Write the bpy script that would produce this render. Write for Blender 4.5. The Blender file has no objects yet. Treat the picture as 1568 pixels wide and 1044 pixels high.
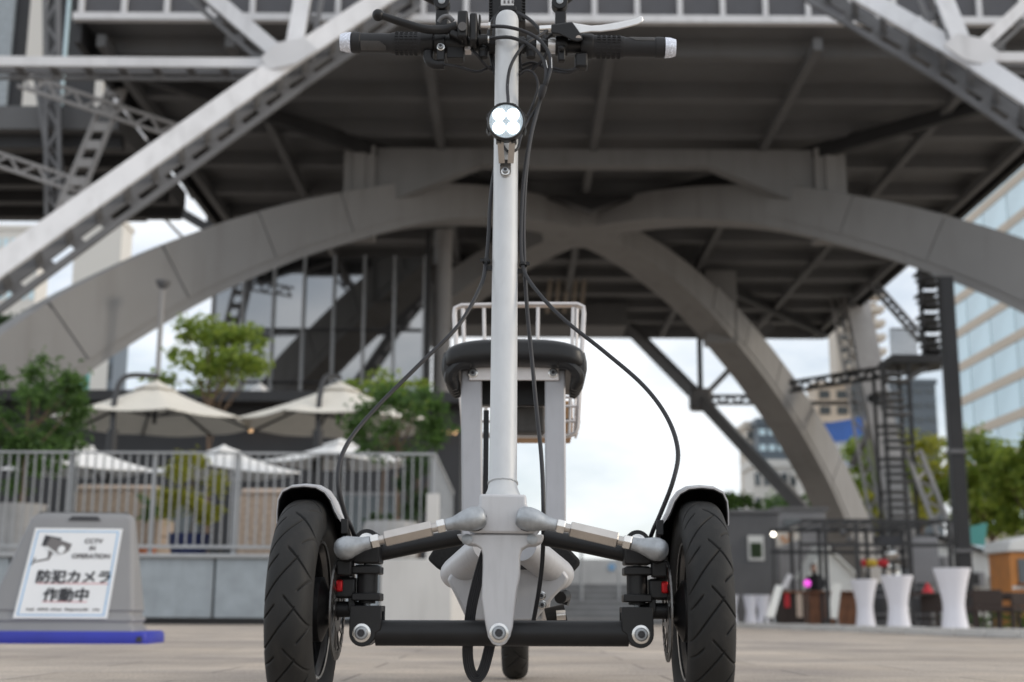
import bpy, math, random
from mathutils import Vector, Matrix, noise

random.seed(7)
R = math.radians
scene = bpy.context.scene
COL = scene.collection

# ------------------------------------------------------------------ camera
FPX, PITCH, ROLL, CAMH = 2000.0, R(11.8), R(0.3), 0.119
cam_d = bpy.data.cameras.new('camera')
cam_d.sensor_width = 36.0
cam_d.lens = 36.0 * FPX / 1568.0
cam_d.clip_start, cam_d.clip_end = 0.05, 6000.0
cam_d.dof.use_dof = True
cam_d.dof.focus_distance = 1.64
cam_d.dof.aperture_fstop = 6.3
cam = bpy.data.objects.new('camera', cam_d)
COL.objects.link(cam)
CAMR = Matrix.Rotation(math.pi / 2 + PITCH, 3, 'X') @ Matrix.Rotation(ROLL, 3, 'Z')
cam.matrix_world = Matrix.Translation((0, 0, CAMH)) @ CAMR.to_4x4()
scene.camera = cam

# ------------------------------------------------------------------ world and sun
SUN_EL, SUN_AZ = R(20), R(98)          # azimuth measured from +Y towards +X
world = bpy.data.worlds.new('World')
scene.world = world
world.use_nodes = True
wn, wl = world.node_tree.nodes, world.node_tree.links
wn.clear()
w_out = wn.new('ShaderNodeOutputWorld')
w_bg = wn.new('ShaderNodeBackground')
w_bg.inputs['Strength'].default_value = 0.15
w_sky = wn.new('ShaderNodeTexSky')
w_sky.sky_type = 'NISHITA'
w_sky.sun_disc = False
w_sky.sun_elevation = SUN_EL
w_sky.sun_rotation = SUN_AZ
w_sky.air_density, w_sky.dust_density, w_sky.ozone_density = 1.0, 1.0, 2.0
w_tc = wn.new('ShaderNodeTexCoord')
w_map = wn.new('ShaderNodeMapping')
w_map.inputs['Scale'].default_value = (1.0, 1.0, 2.6)
w_no = wn.new('ShaderNodeTexNoise')
w_no.inputs['Scale'].default_value = 3.2
w_no.inputs['Detail'].default_value = 7.0
w_no.inputs['Roughness'].default_value = 0.55
w_rp = wn.new('ShaderNodeValToRGB')
w_rp.color_ramp.elements[0].position = 0.34
w_rp.color_ramp.elements[0].color = (0.30, 0.30, 0.30, 1)
w_rp.color_ramp.elements[1].position = 0.60
w_rp.color_ramp.elements[1].color = (0.95, 0.95, 0.95, 1)
w_mx = wn.new('ShaderNodeMix')
w_mx.data_type = 'RGBA'
w_mx.inputs[7].default_value = (8.8, 9.05, 9.35, 1)
wl.new(w_tc.outputs['Generated'], w_map.inputs['Vector'])
wl.new(w_map.outputs['Vector'], w_no.inputs['Vector'])
wl.new(w_no.outputs['Fac'], w_rp.inputs['Fac'])
wl.new(w_rp.outputs['Color'], w_mx.inputs[0])
wl.new(w_sky.outputs['Color'], w_mx.inputs[6])
wl.new(w_mx.outputs[2], w_bg.inputs['Color'])
wl.new(w_bg.outputs[0], w_out.inputs['Surface'])

sun_d = bpy.data.lights.new('sun', 'SUN')
sun_d.energy = 1.2
sun_d.angle = R(12)
sun_d.color = (1.0, 0.88, 0.72)
sun = bpy.data.objects.new('sun', sun_d)
COL.objects.link(sun)
sdir = Vector((math.sin(SUN_AZ) * math.cos(SUN_EL), math.cos(SUN_AZ) * math.cos(SUN_EL), math.sin(SUN_EL)))
sun.rotation_euler = sdir.to_track_quat('Z', 'Y').to_euler()
sun.location = (20, 5, 40)

scene.view_settings.view_transform = 'Standard'
scene.view_settings.look = 'None'
scene.view_settings.exposure = -0.14
scene.view_settings.gamma = 1.0
scene.view_settings.use_curve_mapping = False

# ------------------------------------------------------------------ helpers
def ray(px, py):
    return CAMR @ Vector(((px - 784) / FPX, -(py - 522) / FPX, -1.0))

def P(px, py, Y):
    """world point on the plane y = Y that the photograph shows at (px, py)"""
    d = ray(px, py)
    return d * (Y / d.y) + Vector((0, 0, CAMH))

def sstep(a, b, t):
    t = min(1.0, max(0.0, (t - a) / (b - a)))
    return t * t * (3 - 2 * t)

def G(x, y):
    """ground height: the plaza falls away gently to the right and back"""
    return -0.15 * sstep(6, 17, y) * sstep(-1.0, 4.0, x)

def basis(ax):
    ax = Vector(ax).normalized()
    t = Vector((0, 0, 1)) if abs(ax.z) < 0.9 else Vector((1, 0, 0))
    u = t.cross(ax).normalized()
    return u, ax.cross(u).normalized(), ax

def crom(pts, n=8):
    pts = [Vector(p) for p in pts]
    if len(pts) < 3:
        return pts
    ext = [pts[0] * 2 - pts[1]] + pts + [pts[-1] * 2 - pts[-2]]
    out = []
    for i in range(1, len(ext) - 2):
        a, b, c, d = ext[i - 1:i + 3]
        for k in range(n):
            t = k / n
            out.append(0.5 * ((2 * b) + (c - a) * t + (2 * a - 5 * b + 4 * c - d) * t * t + (3 * b - a - 3 * c + d) * t ** 3))
    out.append(pts[-1])
    return out

ROOT = {}
class MB:
    def __init__(s):
        s.v, s.f = [], []
    def add(s, vs, fs):
        o = len(s.v)
        s.v += [Vector(v) for v in vs]
        s.f += [tuple(i + o for i in f) for f in fs]
        return s
    def box(s, c, size, rot=None):
        c = Vector(c); hx, hy, hz = [q / 2 for q in size]
        vs = [Vector((x, y, z)) for x in (-hx, hx) for y in (-hy, hy) for z in (-hz, hz)]
        if rot is not None:
            vs = [rot @ v for v in vs]
        return s.add([c + v for v in vs], [(0, 1, 3, 2), (4, 6, 7, 5), (0, 4, 5, 1), (2, 3, 7, 6), (0, 2, 6, 4), (1, 5, 7, 3)])
    def span(s, a, b):
        a, b = Vector(a), Vector(b)
        return s.box((a + b) / 2, [abs(q) for q in (b - a)])
    def beam(s, a, b, w, h, up=(0, 0, 1)):
        """rectangular bar from a to b; w across, h along up"""
        a, b = Vector(a), Vector(b)
        d = (b - a); L = d.length; d.normalize()
        u = d.cross(Vector(up))
        if u.length < 1e-5:
            u = d.cross(Vector((0, 1, 0)))
        u.normalize(); v = u.cross(d).normalized()
        m = Matrix((u, d, v)).transposed()
        return s.box((a + b) / 2, (w, L, h), m)
    def tube(s, pts, r, n=10, cap=True, squash=1.0):
        pts = [Vector(p) for p in pts]
        rs = r if isinstance(r, (list, tuple)) else [r] * len(pts)
        tg = []
        for i in range(len(pts)):
            a = pts[max(i - 1, 0)]; b = pts[min(i + 1, len(pts) - 1)]
            tg.append((b - a).normalized() if (b - a).length > 1e-9 else Vector((0, 0, 1)))
        u, v, _ = basis(tg[0]); vs, fs = [], []
        for i, p in enumerate(pts):
            if i:
                q = tg[i - 1].rotation_difference(tg[i]); u = q @ u
                u = (u - tg[i] * u.dot(tg[i])).normalized(); v = tg[i].cross(u)
            for k in range(n):
                a = 2 * math.pi * k / n
                vs.append(p + (u * math.cos(a) + v * math.sin(a) * squash) * rs[i])
        for i in range(len(pts) - 1):
            for k in range(n):
                fs.append((i * n + k, i * n + (k + 1) % n, (i + 1) * n + (k + 1) % n, (i + 1) * n + k))
        if cap:
            fs.append(tuple(range(n))[::-1]); fs.append(tuple((len(pts) - 1) * n + k for k in range(n)))
        return s.add(vs, fs)
    def lathe(s, prof, o, ax, n=24, close=False):
        """prof = [(radius, height along ax)]"""
        o = Vector(o); u, v, w = basis(ax); vs, fs = [], []
        for r, h in prof:
            for k in range(n):
                a = 2 * math.pi * k / n
                vs.append(o + w * h + (u * math.cos(a) + v * math.sin(a)) * r)
        m = len(prof)
        for i in range(m if close else m - 1):
            j = (i + 1) % m
            for k in range(n):
                fs.append((i * n + k, i * n + (k + 1) % n, j * n + (k + 1) % n, j * n + k))
        if not close:
            if prof[0][0] > 1e-6: fs.append(tuple(range(n))[::-1])
            if prof[-1][0] > 1e-6: fs.append(tuple((m - 1) * n + k for k in range(n)))
        return s.add(vs, fs)
    def cyl(s, a, b, r, n=20):
        a, b = Vector(a), Vector(b)
        return s.lathe([(r, 0), (r, (b - a).length)], a, b - a, n)
    def prism(s, poly, ext):
        """poly: world points (planar), ext: extrusion vector"""
        ext = Vector(ext); n = len(poly); p = [Vector(q) for q in poly]
        fs = [tuple(range(n))[::-1], tuple(range(n, 2 * n))]
        for i in range(n):
            fs.append((i, (i + 1) % n, n + (i + 1) % n, n + i))
        return s.add(p + [q + ext for q in p], fs)
    def loft(s, rings, closed=True, cap=True):
        n = len(rings[0]); vs = [q for r in rings for q in r]; fs = []
        for i in range(len(rings) - 1):
            for k in range(n if closed else n - 1):
                fs.append((i * n + k, i * n + (k + 1) % n, (i + 1) * n + (k + 1) % n, (i + 1) * n + k))
        if cap and closed:
            fs.append(tuple(range(n))[::-1]); fs.append(tuple((len(rings) - 1) * n + k for k in range(n)))
        return s.add(vs, fs)
    def sphere(s, c, r, n=12, m=8, sc=(1, 1, 1)):
        c = Vector(c); vs, fs = [], []
        for i in range(m + 1):
            t = math.pi * i / m
            for k in range(n):
                a = 2 * math.pi * k / n
                vs.append(c + Vector((math.sin(t) * math.cos(a) * sc[0], math.sin(t) * math.sin(a) * sc[1], math.cos(t) * sc[2])) * r)
        for i in range(m):
            for k in range(n):
                fs.append((i * n + k, (i + 1) * n + k, (i + 1) * n + (k + 1) % n, i * n + (k + 1) % n))
        return s.add(vs, fs)
    def mirror(s):
        m = MB(); m.v = [Vector((-v.x, v.y, v.z)) for v in s.v]; m.f = [f[::-1] for f in s.f]
        return m
    def mesh(s, name, mat, inv=None, smooth=35):
        me = bpy.data.meshes.new(name)
        vs = [inv @ v for v in s.v] if inv is not None else s.v
        me.from_pydata([tuple(v) for v in vs], [], s.f)
        me.materials.append(mat)
        import bmesh
        bm = bmesh.new(); bm.from_mesh(me)
        bmesh.ops.remove_doubles(bm, verts=bm.verts, dist=1e-6)
        bmesh.ops.recalc_face_normals(bm, faces=bm.faces)
        bm.to_mesh(me); bm.free()
        if smooth:
            me.polygons.foreach_set('use_smooth', [True] * len(me.polygons))
            me.set_sharp_from_angle(angle=R(smooth))
        me.update()
        return me
    def build(s, name, mat, parent=None, local=False, bevel=0, smooth=35, seg=2, **tags):
        inv = None
        if parent is not None and not local:
            inv = ROOT[parent.name].inverted()
        ob = bpy.data.objects.new(name, s.mesh(name, mat, inv, smooth))
        COL.objects.link(ob)
        if parent is not None:
            ob.parent = parent
            ROOT[ob.name] = ROOT[parent.name]
        else:
            ROOT[ob.name] = Matrix.Identity(4)
        if bevel:
            md = ob.modifiers.new('bevel', 'BEVEL'); md.width = bevel; md.segments = seg
            md.limit_method = 'ANGLE'; md.angle_limit = R(30)
        for k, q in tags.items():
            ob[k] = q
        return ob

def thing(name, label, cat, loc=(0, 0, 0), rz=0.0, group=None):
    o = bpy.data.objects.new(name, None)
    o.empty_display_size = 0.1
    COL.objects.link(o)
    o.location = loc; o.rotation_euler = (0, 0, rz)
    ROOT[o.name] = Matrix.Translation(Vector(loc)) @ Matrix.Rotation(rz, 4, 'Z')
    o['label'] = label; o['category'] = cat
    if group: o['group'] = group
    return o

def piece(name, me, parent, mw):
    """a piece that shares mesh data, placed by a world matrix"""
    o = bpy.data.objects.new(name, me)
    COL.objects.link(o); o.parent = parent
    o.matrix_local = ROOT[parent.name].inverted() @ mw
    ROOT[o.name] = ROOT[parent.name]
    return o

def struct(o):
    o['kind'] = 'structure'; return o

# ------------------------------------------------------------------ materials
MATS = {}
def pm(name, col, rough=0.5, metal=0.0, var=0.12, scale=6.0, bump=0.0, bscale=60.0, spec=0.5, coat=0.0, dirt=0.0, trans=0.0):
    m = bpy.data.materials.new(name); m.use_nodes = True
    n, l = m.node_tree.nodes, m.node_tree.links
    b = n['Principled BSDF']
    tc = n.new('ShaderNodeTexCoord')
    no = n.new('ShaderNodeTexNoise'); no.inputs['Scale'].default_value = scale; no.inputs['Detail'].default_value = 6
    l.new(tc.outputs['Object'], no.inputs['Vector'])
    rp = n.new('ShaderNodeValToRGB')
    c = Vector(col[:3])
    rp.color_ramp.elements[0].position = 0.3; rp.color_ramp.elements[1].position = 0.72
    rp.color_ramp.elements[0].color = (*(c * (1 - var)), 1)
    rp.color_ramp.elements[1].color = (*(c * (1 + var)), 1)
    l.new(no.outputs['Fac'], rp.inputs['Fac'])
    out = rp.outputs['Color']
    if dirt:
        n2 = n.new('ShaderNodeTexNoise'); n2.inputs['Scale'].default_value = scale * 5; n2.inputs['Detail'].default_value = 8
        mp = n.new('ShaderNodeMapping'); mp.inputs['Scale'].default_value = (1, 1, 0.15)
        l.new(tc.outputs['Object'], mp.inputs['Vector']); l.new(mp.outputs['Vector'], n2.inputs['Vector'])
        r2 = n.new('ShaderNodeValToRGB'); r2.color_ramp.elements[0].position = 0.5; r2.color_ramp.elements[1].position = 0.75
        r2.color_ramp.elements[1].color = (dirt, dirt, dirt, 1); r2.color_ramp.elements[0].color = (0, 0, 0, 1)
        l.new(n2.outputs['Fac'], r2.inputs['Fac'])
        mx = n.new('ShaderNodeMix'); mx.data_type = 'RGBA'
        l.new(r2.outputs['Color'], mx.inputs[0]); l.new(out, mx.inputs[6]); mx.inputs[7].default_value = (0.10, 0.085, 0.07, 1)
        out = mx.outputs[2]
    l.new(out, b.inputs['Base Color'])
    b.inputs['Metallic'].default_value = metal
    b.inputs['Specular IOR Level'].default_value = spec
    b.inputs['Coat Weight'].default_value = coat
    rr = n.new('ShaderNodeMapRange'); rr.inputs['To Min'].default_value = max(0.02, rough - 0.08); rr.inputs['To Max'].default_value = min(1, rough + 0.1)
    l.new(no.outputs['Fac'], rr.inputs['Value']); l.new(rr.outputs['Result'], b.inputs['Roughness'])
    if bump:
        nb = n.new('ShaderNodeTexNoise'); nb.inputs['Scale'].default_value = bscale; nb.inputs['Detail'].default_value = 4
        l.new(tc.outputs['Object'], nb.inputs['Vector'])
        bp = n.new('ShaderNodeBump'); bp.inputs['Strength'].default_value = bump; bp.inputs['Distance'].default_value = 0.3 / bscale
        l.new(nb.outputs['Fac'], bp.inputs['Height']); l.new(bp.outputs['Normal'], b.inputs['Normal'])
    if trans:
        b.inputs['Transmission Weight'].default_value = trans
    MATS[name] = m
    return m

def em(name, col, strength):
    m = pm(name, col, 0.4)
    b = m.node_tree.nodes['Principled BSDF']
    b.inputs['Emission Color'].default_value = (*col, 1); b.inputs['Emission Strength'].default_value = strength
    return m

def leafmat(name, c1, c2):
    m = bpy.data.materials.new(name); m.use_nodes = True
    n, l = m.node_tree.nodes, m.node_tree.links
    b = n['Principled BSDF']; o = n['Material Output']
    g = n.new('ShaderNodeNewGeometry'); rp = n.new('ShaderNodeValToRGB')
    rp.color_ramp.elements[0].color = (*c1, 1); rp.color_ramp.elements[1].color = (*c2, 1)
    l.new(g.outputs['Random Per Island'], rp.inputs['Fac']); l.new(rp.outputs['Color'], b.inputs['Base Color'])
    b.inputs['Roughness'].default_value = 0.55
    t = n.new('ShaderNodeBsdfTranslucent'); hs = n.new('ShaderNodeHueSaturation'); hs.inputs['Value'].default_value = 1.5
    l.new(rp.outputs['Color'], hs.inputs['Color']); l.new(hs.outputs['Color'], t.inputs['Color'])
    mx = n.new('ShaderNodeMixShader'); mx.inputs[0].default_value = 0.45
    l.new(b.outputs[0], mx.inputs[1]); l.new(t.outputs[0], mx.inputs[2]); l.new(mx.outputs[0], o.inputs['Surface'])
    MATS[name] = m
    return m

pm('silver_paint', (0.56, 0.56, 0.575), 0.42, 0.12, 0.04, 30, 0.04, 900, coat=0.15, dirt=0.10)
pm('silver_tube', (0.60, 0.61, 0.615), 0.46, 0.22, 0.03, 30, 0.03, 900, dirt=0.05)
pm('satin_black', (0.0105, 0.0105, 0.0115), 0.42, 0, 0.25, 40, 0.12, 700, spec=0.4)
pm('plastic_black', (0.012, 0.012, 0.013), 0.5, 0, 0.25, 40, 0.15, 900, spec=0.4)
pm('rubber_grip', (0.017, 0.017, 0.019), 0.6, 0, 0.2, 60, 0.2, 1200)
pm('rubber_grey', (0.075, 0.072, 0.07), 0.7, 0, 0.2, 60, 0.15, 1200)
pm('cable_rubber', (0.018, 0.018, 0.021), 0.5, 0, 0.2, 60)
pm('tyre_rubber', (0.017, 0.0168, 0.0165), 0.68, 0, 0.35, 14, 0.3, 500, dirt=0.12, spec=0.4)
pm('zinc', (0.40, 0.42, 0.44), 0.48, 0.75, 0.22, 90, 0.45, 500)
pm('chrome', (0.75, 0.74, 0.72), 0.22, 1.0, 0.08, 50)
pm('nickel', (0.54, 0.51, 0.48), 0.3, 1.0, 0.08, 50)
pm('alu_lever', (0.80, 0.79, 0.78), 0.35, 0.6, 0.05, 50)
pm('disc_steel', (0.20, 0.195, 0.19), 0.35, 1.0, 0.15, 40)
pm('red_anodised', (0.55, 0.01, 0.015), 0.35, 0.4, 0.1, 50)
pm('leatherette', (0.011, 0.011, 0.012), 0.38, 0, 0.25, 20, 0.25, 260)
pm('post_paint', (0.43, 0.43, 0.45), 0.42, 0.2, 0.04, 20, 0.03, 600, dirt=0.08)
pm('wire_metal', (0.66, 0.62, 0.60), 0.35, 0.7, 0.08, 40)
pm('wood_box', (0.42, 0.24, 0.11), 0.6, 0, 0.25, 14)
pm('white_sticker', (0.75, 0.75, 0.74), 0.5, 0, 0.05, 40)
pm('grip_pad', (0.012, 0.012, 0.012), 0.95, 0, 0.5, 300, 0.8, 900)
pm('rim_black', (0.008, 0.008, 0.009), 0.2, 0, 0.2, 40, spec=0.6)
em('led', (0.9, 0.96, 1.0), 4.0)
m = pm('lens_reflector', (0.42, 0.49, 0.52), 0.3, 0.3, 0.35, 500, 0.6, 700)
m.node_tree.nodes['Principled BSDF'].inputs['Emission Color'].default_value = (0.75, 0.88, 1, 1)
m.node_tree.nodes['Principled BSDF'].inputs['Emission Strength'].default_value = 0.30  # emission stands in for LED glow caught by the reflector
pm('grip_reflector', (0.78, 0.82, 0.92), 0.25, 0.2, 0.2, 300, 0.6, 400)

pm('tower_white', (0.72, 0.72, 0.735), 0.5, 0, 0.08, 0.6, dirt=0.18)
pm('tower_grey', (0.36, 0.35, 0.345), 0.55, 0, 0.10, 0.5, dirt=0.22)
pm('arch_concrete', (0.29, 0.286, 0.283), 0.75, 0, 0.08, 0.35, 0.1, 8, dirt=0.22)
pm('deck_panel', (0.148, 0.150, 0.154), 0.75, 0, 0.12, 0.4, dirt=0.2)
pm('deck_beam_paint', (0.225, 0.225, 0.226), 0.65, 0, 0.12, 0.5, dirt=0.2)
pm('mesh_panel', (0.11, 0.11, 0.12), 0.7, 0, 0.15, 1.2)
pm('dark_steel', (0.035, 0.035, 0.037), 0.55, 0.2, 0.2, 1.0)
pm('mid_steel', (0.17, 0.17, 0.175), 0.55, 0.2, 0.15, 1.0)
pm('charcoal_wall', (0.035, 0.035, 0.038), 0.6, 0, 0.2, 0.8)
pm('wood_brown', (0.20, 0.085, 0.04), 0.6, 0, 0.35, 4)
pm('granite_panel', (0.33, 0.37, 0.40), 0.5, 0, 0.14, 5.0, 0.05, 60, dirt=0.12)
pm('concrete_white', (0.62, 0.61, 0.59), 0.8, 0, 0.06, 2.0, 0.1, 40, dirt=0.12)
pm('galvanised', (0.40, 0.41, 0.42), 0.42, 0.5, 0.12, 4.0)
pm('canvas', (0.70, 0.66, 0.58), 0.85, 0, 0.04, 5.0, 0.15, 80)
pm('canvas_white', (0.78, 0.77, 0.75), 0.85, 0, 0.03, 5.0, 0.1, 80)
pm('wicker', (0.40, 0.31, 0.24), 0.8, 0, 0.3, 30, 0.5, 60)
pm('wicker_dark', (0.035, 0.022, 0.018), 0.7, 0, 0.3, 30, 0.5, 60)
pm('cushion', (0.55, 0.44, 0.36), 0.9, 0, 0.1, 8)
pm('pot_grey', (0.42, 0.41, 0.40), 0.85, 0, 0.1, 5, 0.2, 30)
pm('pot_navy', (0.02, 0.03, 0.10), 0.4, 0, 0.2, 5)
pm('pot_terracotta', (0.42, 0.14, 0.06), 0.8, 0, 0.15, 5)
pm('bark', (0.16, 0.11, 0.075), 0.9, 0, 0.3, 8, 0.5, 30)
pm('sign_plastic', (0.25, 0.25, 0.255), 0.55, 0, 0.04, 8, 0.1, 200)
pm('sign_blue', (0.025, 0.035, 0.36), 0.45, 0, 0.12, 8, 0.1, 100)
pm('sign_face', (0.80, 0.81, 0.82), 0.45, 0, 0.02, 6)
pm('ink_black', (0.04, 0.04, 0.045), 0.6)
pm('ink_grey', (0.16, 0.15, 0.15), 0.6)
pm('ink_red', (0.70, 0.30, 0.32), 0.6)
pm('ink_blue', (0.28, 0.50, 0.75), 0.6)
pm('stretch_white', (0.80, 0.80, 0.86), 0.7, 0, 0.02, 3)
pm('tent_white', (0.84, 0.84, 0.80), 0.7, 0, 0.05, 2)
pm('shed_white', (0.78, 0.78, 0.75), 0.7, 0, 0.06, 2, dirt=0.15)
pm('hut_grey', (0.13, 0.13, 0.135), 0.7, 0, 0.12, 1.5)
pm('tarp_grey', (0.28, 0.28, 0.29), 0.7, 0, 0.1, 1.5)
pm('truck_orange', (0.60, 0.24, 0.06), 0.5, 0, 0.12, 3)
pm('truck_roof', (0.72, 0.72, 0.70), 0.5, 0, 0.05, 3)
pm('step_grey', (0.20, 0.20, 0.20), 0.8, 0, 0.12, 2)
pm('step_edge', (0.30, 0.30, 0.30), 0.8, 0, 0.12, 2)
pm('building_cream', (0.62, 0.57, 0.50), 0.8, 0, 0.04, 0.05)
pm('building_white', (0.70, 0.68, 0.64), 0.8, 0, 0.04, 0.05)
pm('building_band', (0.58, 0.50, 0.41), 0.7, 0, 0.05, 0.1)
pm('window_dark', (0.06, 0.075, 0.085), 0.12, 0, 0.2, 0.2, spec=0.8)
pm('window_blue', (0.60, 0.78, 0.86), 0.12, 0, 0.15, 0.08, spec=0.9)
pm('tower_blue', (0.12, 0.15, 0.18), 0.35, 0, 0.1, 0.1)
pm('teal_sheet', (0.10, 0.38, 0.36), 0.6, 0, 0.15, 0.5)
pm('billboard_blue', (0.06, 0.16, 0.50), 0.5, 0, 0.2, 0.3)
pm('billboard_pale', (0.55, 0.60, 0.75), 0.5, 0, 0.25, 0.6)
pm('skin', (0.50, 0.31, 0.23), 0.6)
pm('cloth_black', (0.02, 0.02, 0.022), 0.9)
pm('hair', (0.06, 0.03, 0.02), 0.6)
pm('red_cloth', (0.50, 0.03, 0.04), 0.8)
pm('yellow_plastic', (0.65, 0.45, 0.05), 0.5)
em('warm_bulb', (1.0, 0.62, 0.32), 1.1)
em('white_bulb', (1.0, 0.93, 0.80), 6.0)
em('pink_glow', (0.9, 0.10, 0.75), 1.0)
leafmat('leaf_green', (0.035, 0.08, 0.018), (0.11, 0.20, 0.045))
leafmat('leaf_light', (0.13, 0.20, 0.03), (0.30, 0.37, 0.06))
leafmat('leaf_yellow', (0.17, 0.19, 0.02), (0.36, 0.35, 0.04))
leafmat('leaf_dark', (0.02, 0.05, 0.018), (0.06, 0.10, 0.035))

# glazing that mirrors what stands in front of it
m = bpy.data.materials.new('facade_glass'); m.use_nodes = True
b = m.node_tree.nodes['Principled BSDF']
b.inputs['Base Color'].default_value = (0.012, 0.013, 0.015, 1); b.inputs['Roughness'].default_value = 0.03
b.inputs['Specular IOR Level'].default_value = 1.0; b.inputs['IOR'].default_value = 2.4
nb = m.node_tree.nodes.new('ShaderNodeTexNoise'); nb.inputs['Scale'].default_value = 0.5
bp = m.node_tree.nodes.new('ShaderNodeBump'); bp.inputs['Strength'].default_value = 0.06
tcg = m.node_tree.nodes.new('ShaderNodeTexCoord')
m.node_tree.links.new(tcg.outputs['Object'], nb.inputs['Vector'])
m.node_tree.links.new(nb.outputs['Fac'], bp.inputs['Height']); m.node_tree.links.new(bp.outputs['Normal'], b.inputs['Normal'])
MATS['facade_glass'] = m

# plaza paving
m = bpy.data.materials.new('plaza_paving'); m.use_nodes = True
n, l = m.node_tree.nodes, m.node_tree.links
b = n['Principled BSDF']; b.inputs['Roughness'].default_value = 0.85
tc = n.new('ShaderNodeTexCoord')
br = n.new('ShaderNodeTexBrick'); br.inputs['Scale'].default_value = 1.0
br.inputs['Brick Width'].default_value = 0.6; br.inputs['Row Height'].default_value = 0.3
br.inputs['Mortar Size'].default_value = 0.006; br.inputs['Mortar Smooth'].default_value = 0.3
br.inputs['Color1'].default_value = (0.465, 0.395, 0.325, 1); br.inputs['Color2'].default_value = (0.525, 0.455, 0.385, 1)
br.inputs['Mortar'].default_value = (0.33, 0.285, 0.24, 1)
l.new(tc.outputs['Object'], br.inputs['Vector'])
n1 = n.new('ShaderNodeTexNoise'); n1.inputs['Scale'].default_value = 1.3; n1.inputs['Detail'].default_value = 9; n1.inputs['Roughness'].default_value = 0.65
l.new(tc.outputs['Object'], n1.inputs['Vector'])
r1 = n.new('ShaderNodeValToRGB'); r1.color_ramp.elements[0].position = 0.35; r1.color_ramp.elements[1].position = 0.65
r1.color_ramp.elements[0].color = (0.62, 0.62, 0.65, 1); r1.color_ramp.elements[1].color = (1.14, 1.12, 1.09, 1)
l.new(n1.outputs['Fac'], r1.inputs['Fac'])
n2 = n.new('ShaderNodeTexNoise'); n2.inputs['Scale'].default_value = 160; n2.inputs['Detail'].default_value = 3
l.new(tc.outputs['Object'], n2.inputs['Vector'])
r2 = n.new('ShaderNodeValToRGB'); r2.color_ramp.elements[0].position = 0.3; r2.color_ramp.elements[1].position = 0.7
r2.color_ramp.elements[0].color = (0.62, 0.62, 0.62, 1); r2.color_ramp.elements[1].color = (1.25, 1.25, 1.25, 1)
l.new(n2.outputs['Fac'], r2.inputs['Fac'])
x1 = n.new('ShaderNodeMix'); x1.data_type = 'RGBA'; x1.blend_type = 'MULTIPLY'; x1.inputs[0].default_value = 1
x2 = n.new('ShaderNodeMix'); x2.data_type = 'RGBA'; x2.blend_type = 'MULTIPLY'; x2.inputs[0].default_value = 1
l.new(br.outputs['Color'], x1.inputs[6]); l.new(r1.outputs['Color'], x1.inputs[7])
l.new(x1.outputs[2], x2.inputs[6]); l.new(r2.outputs['Color'], x2.inputs[7]); l.new(x2.outputs[2], b.inputs['Base Color'])
bp = n.new('ShaderNodeBump'); bp.inputs['Strength'].default_value = 0.5; bp.inputs['Distance'].default_value = 0.004
l.new(n2.outputs['Fac'], bp.inputs['Height']); l.new(bp.outputs['Normal'], b.inputs['Normal'])
MATS['plaza_paving'] = m
M = MATS

# ================================================================== SETTING
xs = [-3000, -600, -150, -60, -30, -15, -8, -4, -2, -1, -.4, .2, .8, 1.4, 2, 2.6, 3.2, 4, 6, 10, 20, 40, 80, 200, 600, 3000]
ys = [-600, -100, -30, -10, -3, 0, 1, 2, 3, 4, 5, 6, 7, 8, 9, 10, 11, 12, 13, 14, 15, 16, 17, 19, 24, 30, 40, 60, 100, 200, 500, 1200, 4000]
g = MB()
g.add([(x, y, G(x, y)) for y in ys for x in xs],
      [(j * len(xs) + i, j * len(xs) + i + 1, (j + 1) * len(xs) + i + 1, (j + 1) * len(xs) + i) for j in range(len(ys) - 1) for i in range(len(xs) - 1)])
struct(g.build('ground', M['plaza_paving']))

# pale granite edging that borders the plaza on the right: single stones
ka, kb = P(1085, 957, 33.0), P(1640, 977, 15.6)
ka.z = G(ka.x, ka.y); kb.z = G(kb.x, kb.y)
kerb = struct(MB().beam(ka + Vector((0, 0, .015)), kb + Vector((0, 0, .015)), .34, .05).build('kerb', M['step_edge']))
kd = (kb - ka); kl = kd.length; kn = int(kl / .9); kd.normalize()
stone = MB().box((0, 0, 0), (.86, .38, .10)).mesh('kerb_stone', M['concrete_white'])
km = Matrix.Rotation(math.atan2(kd.y, kd.x), 4, 'Z')
for i in range(kn):
    piece('kerb_stone', stone, kerb, Matrix.Translation(ka + kd * (i + .5) * kl / kn + Vector((0, 0, .052 + random.uniform(-.004, .004)))) @ km)

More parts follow.
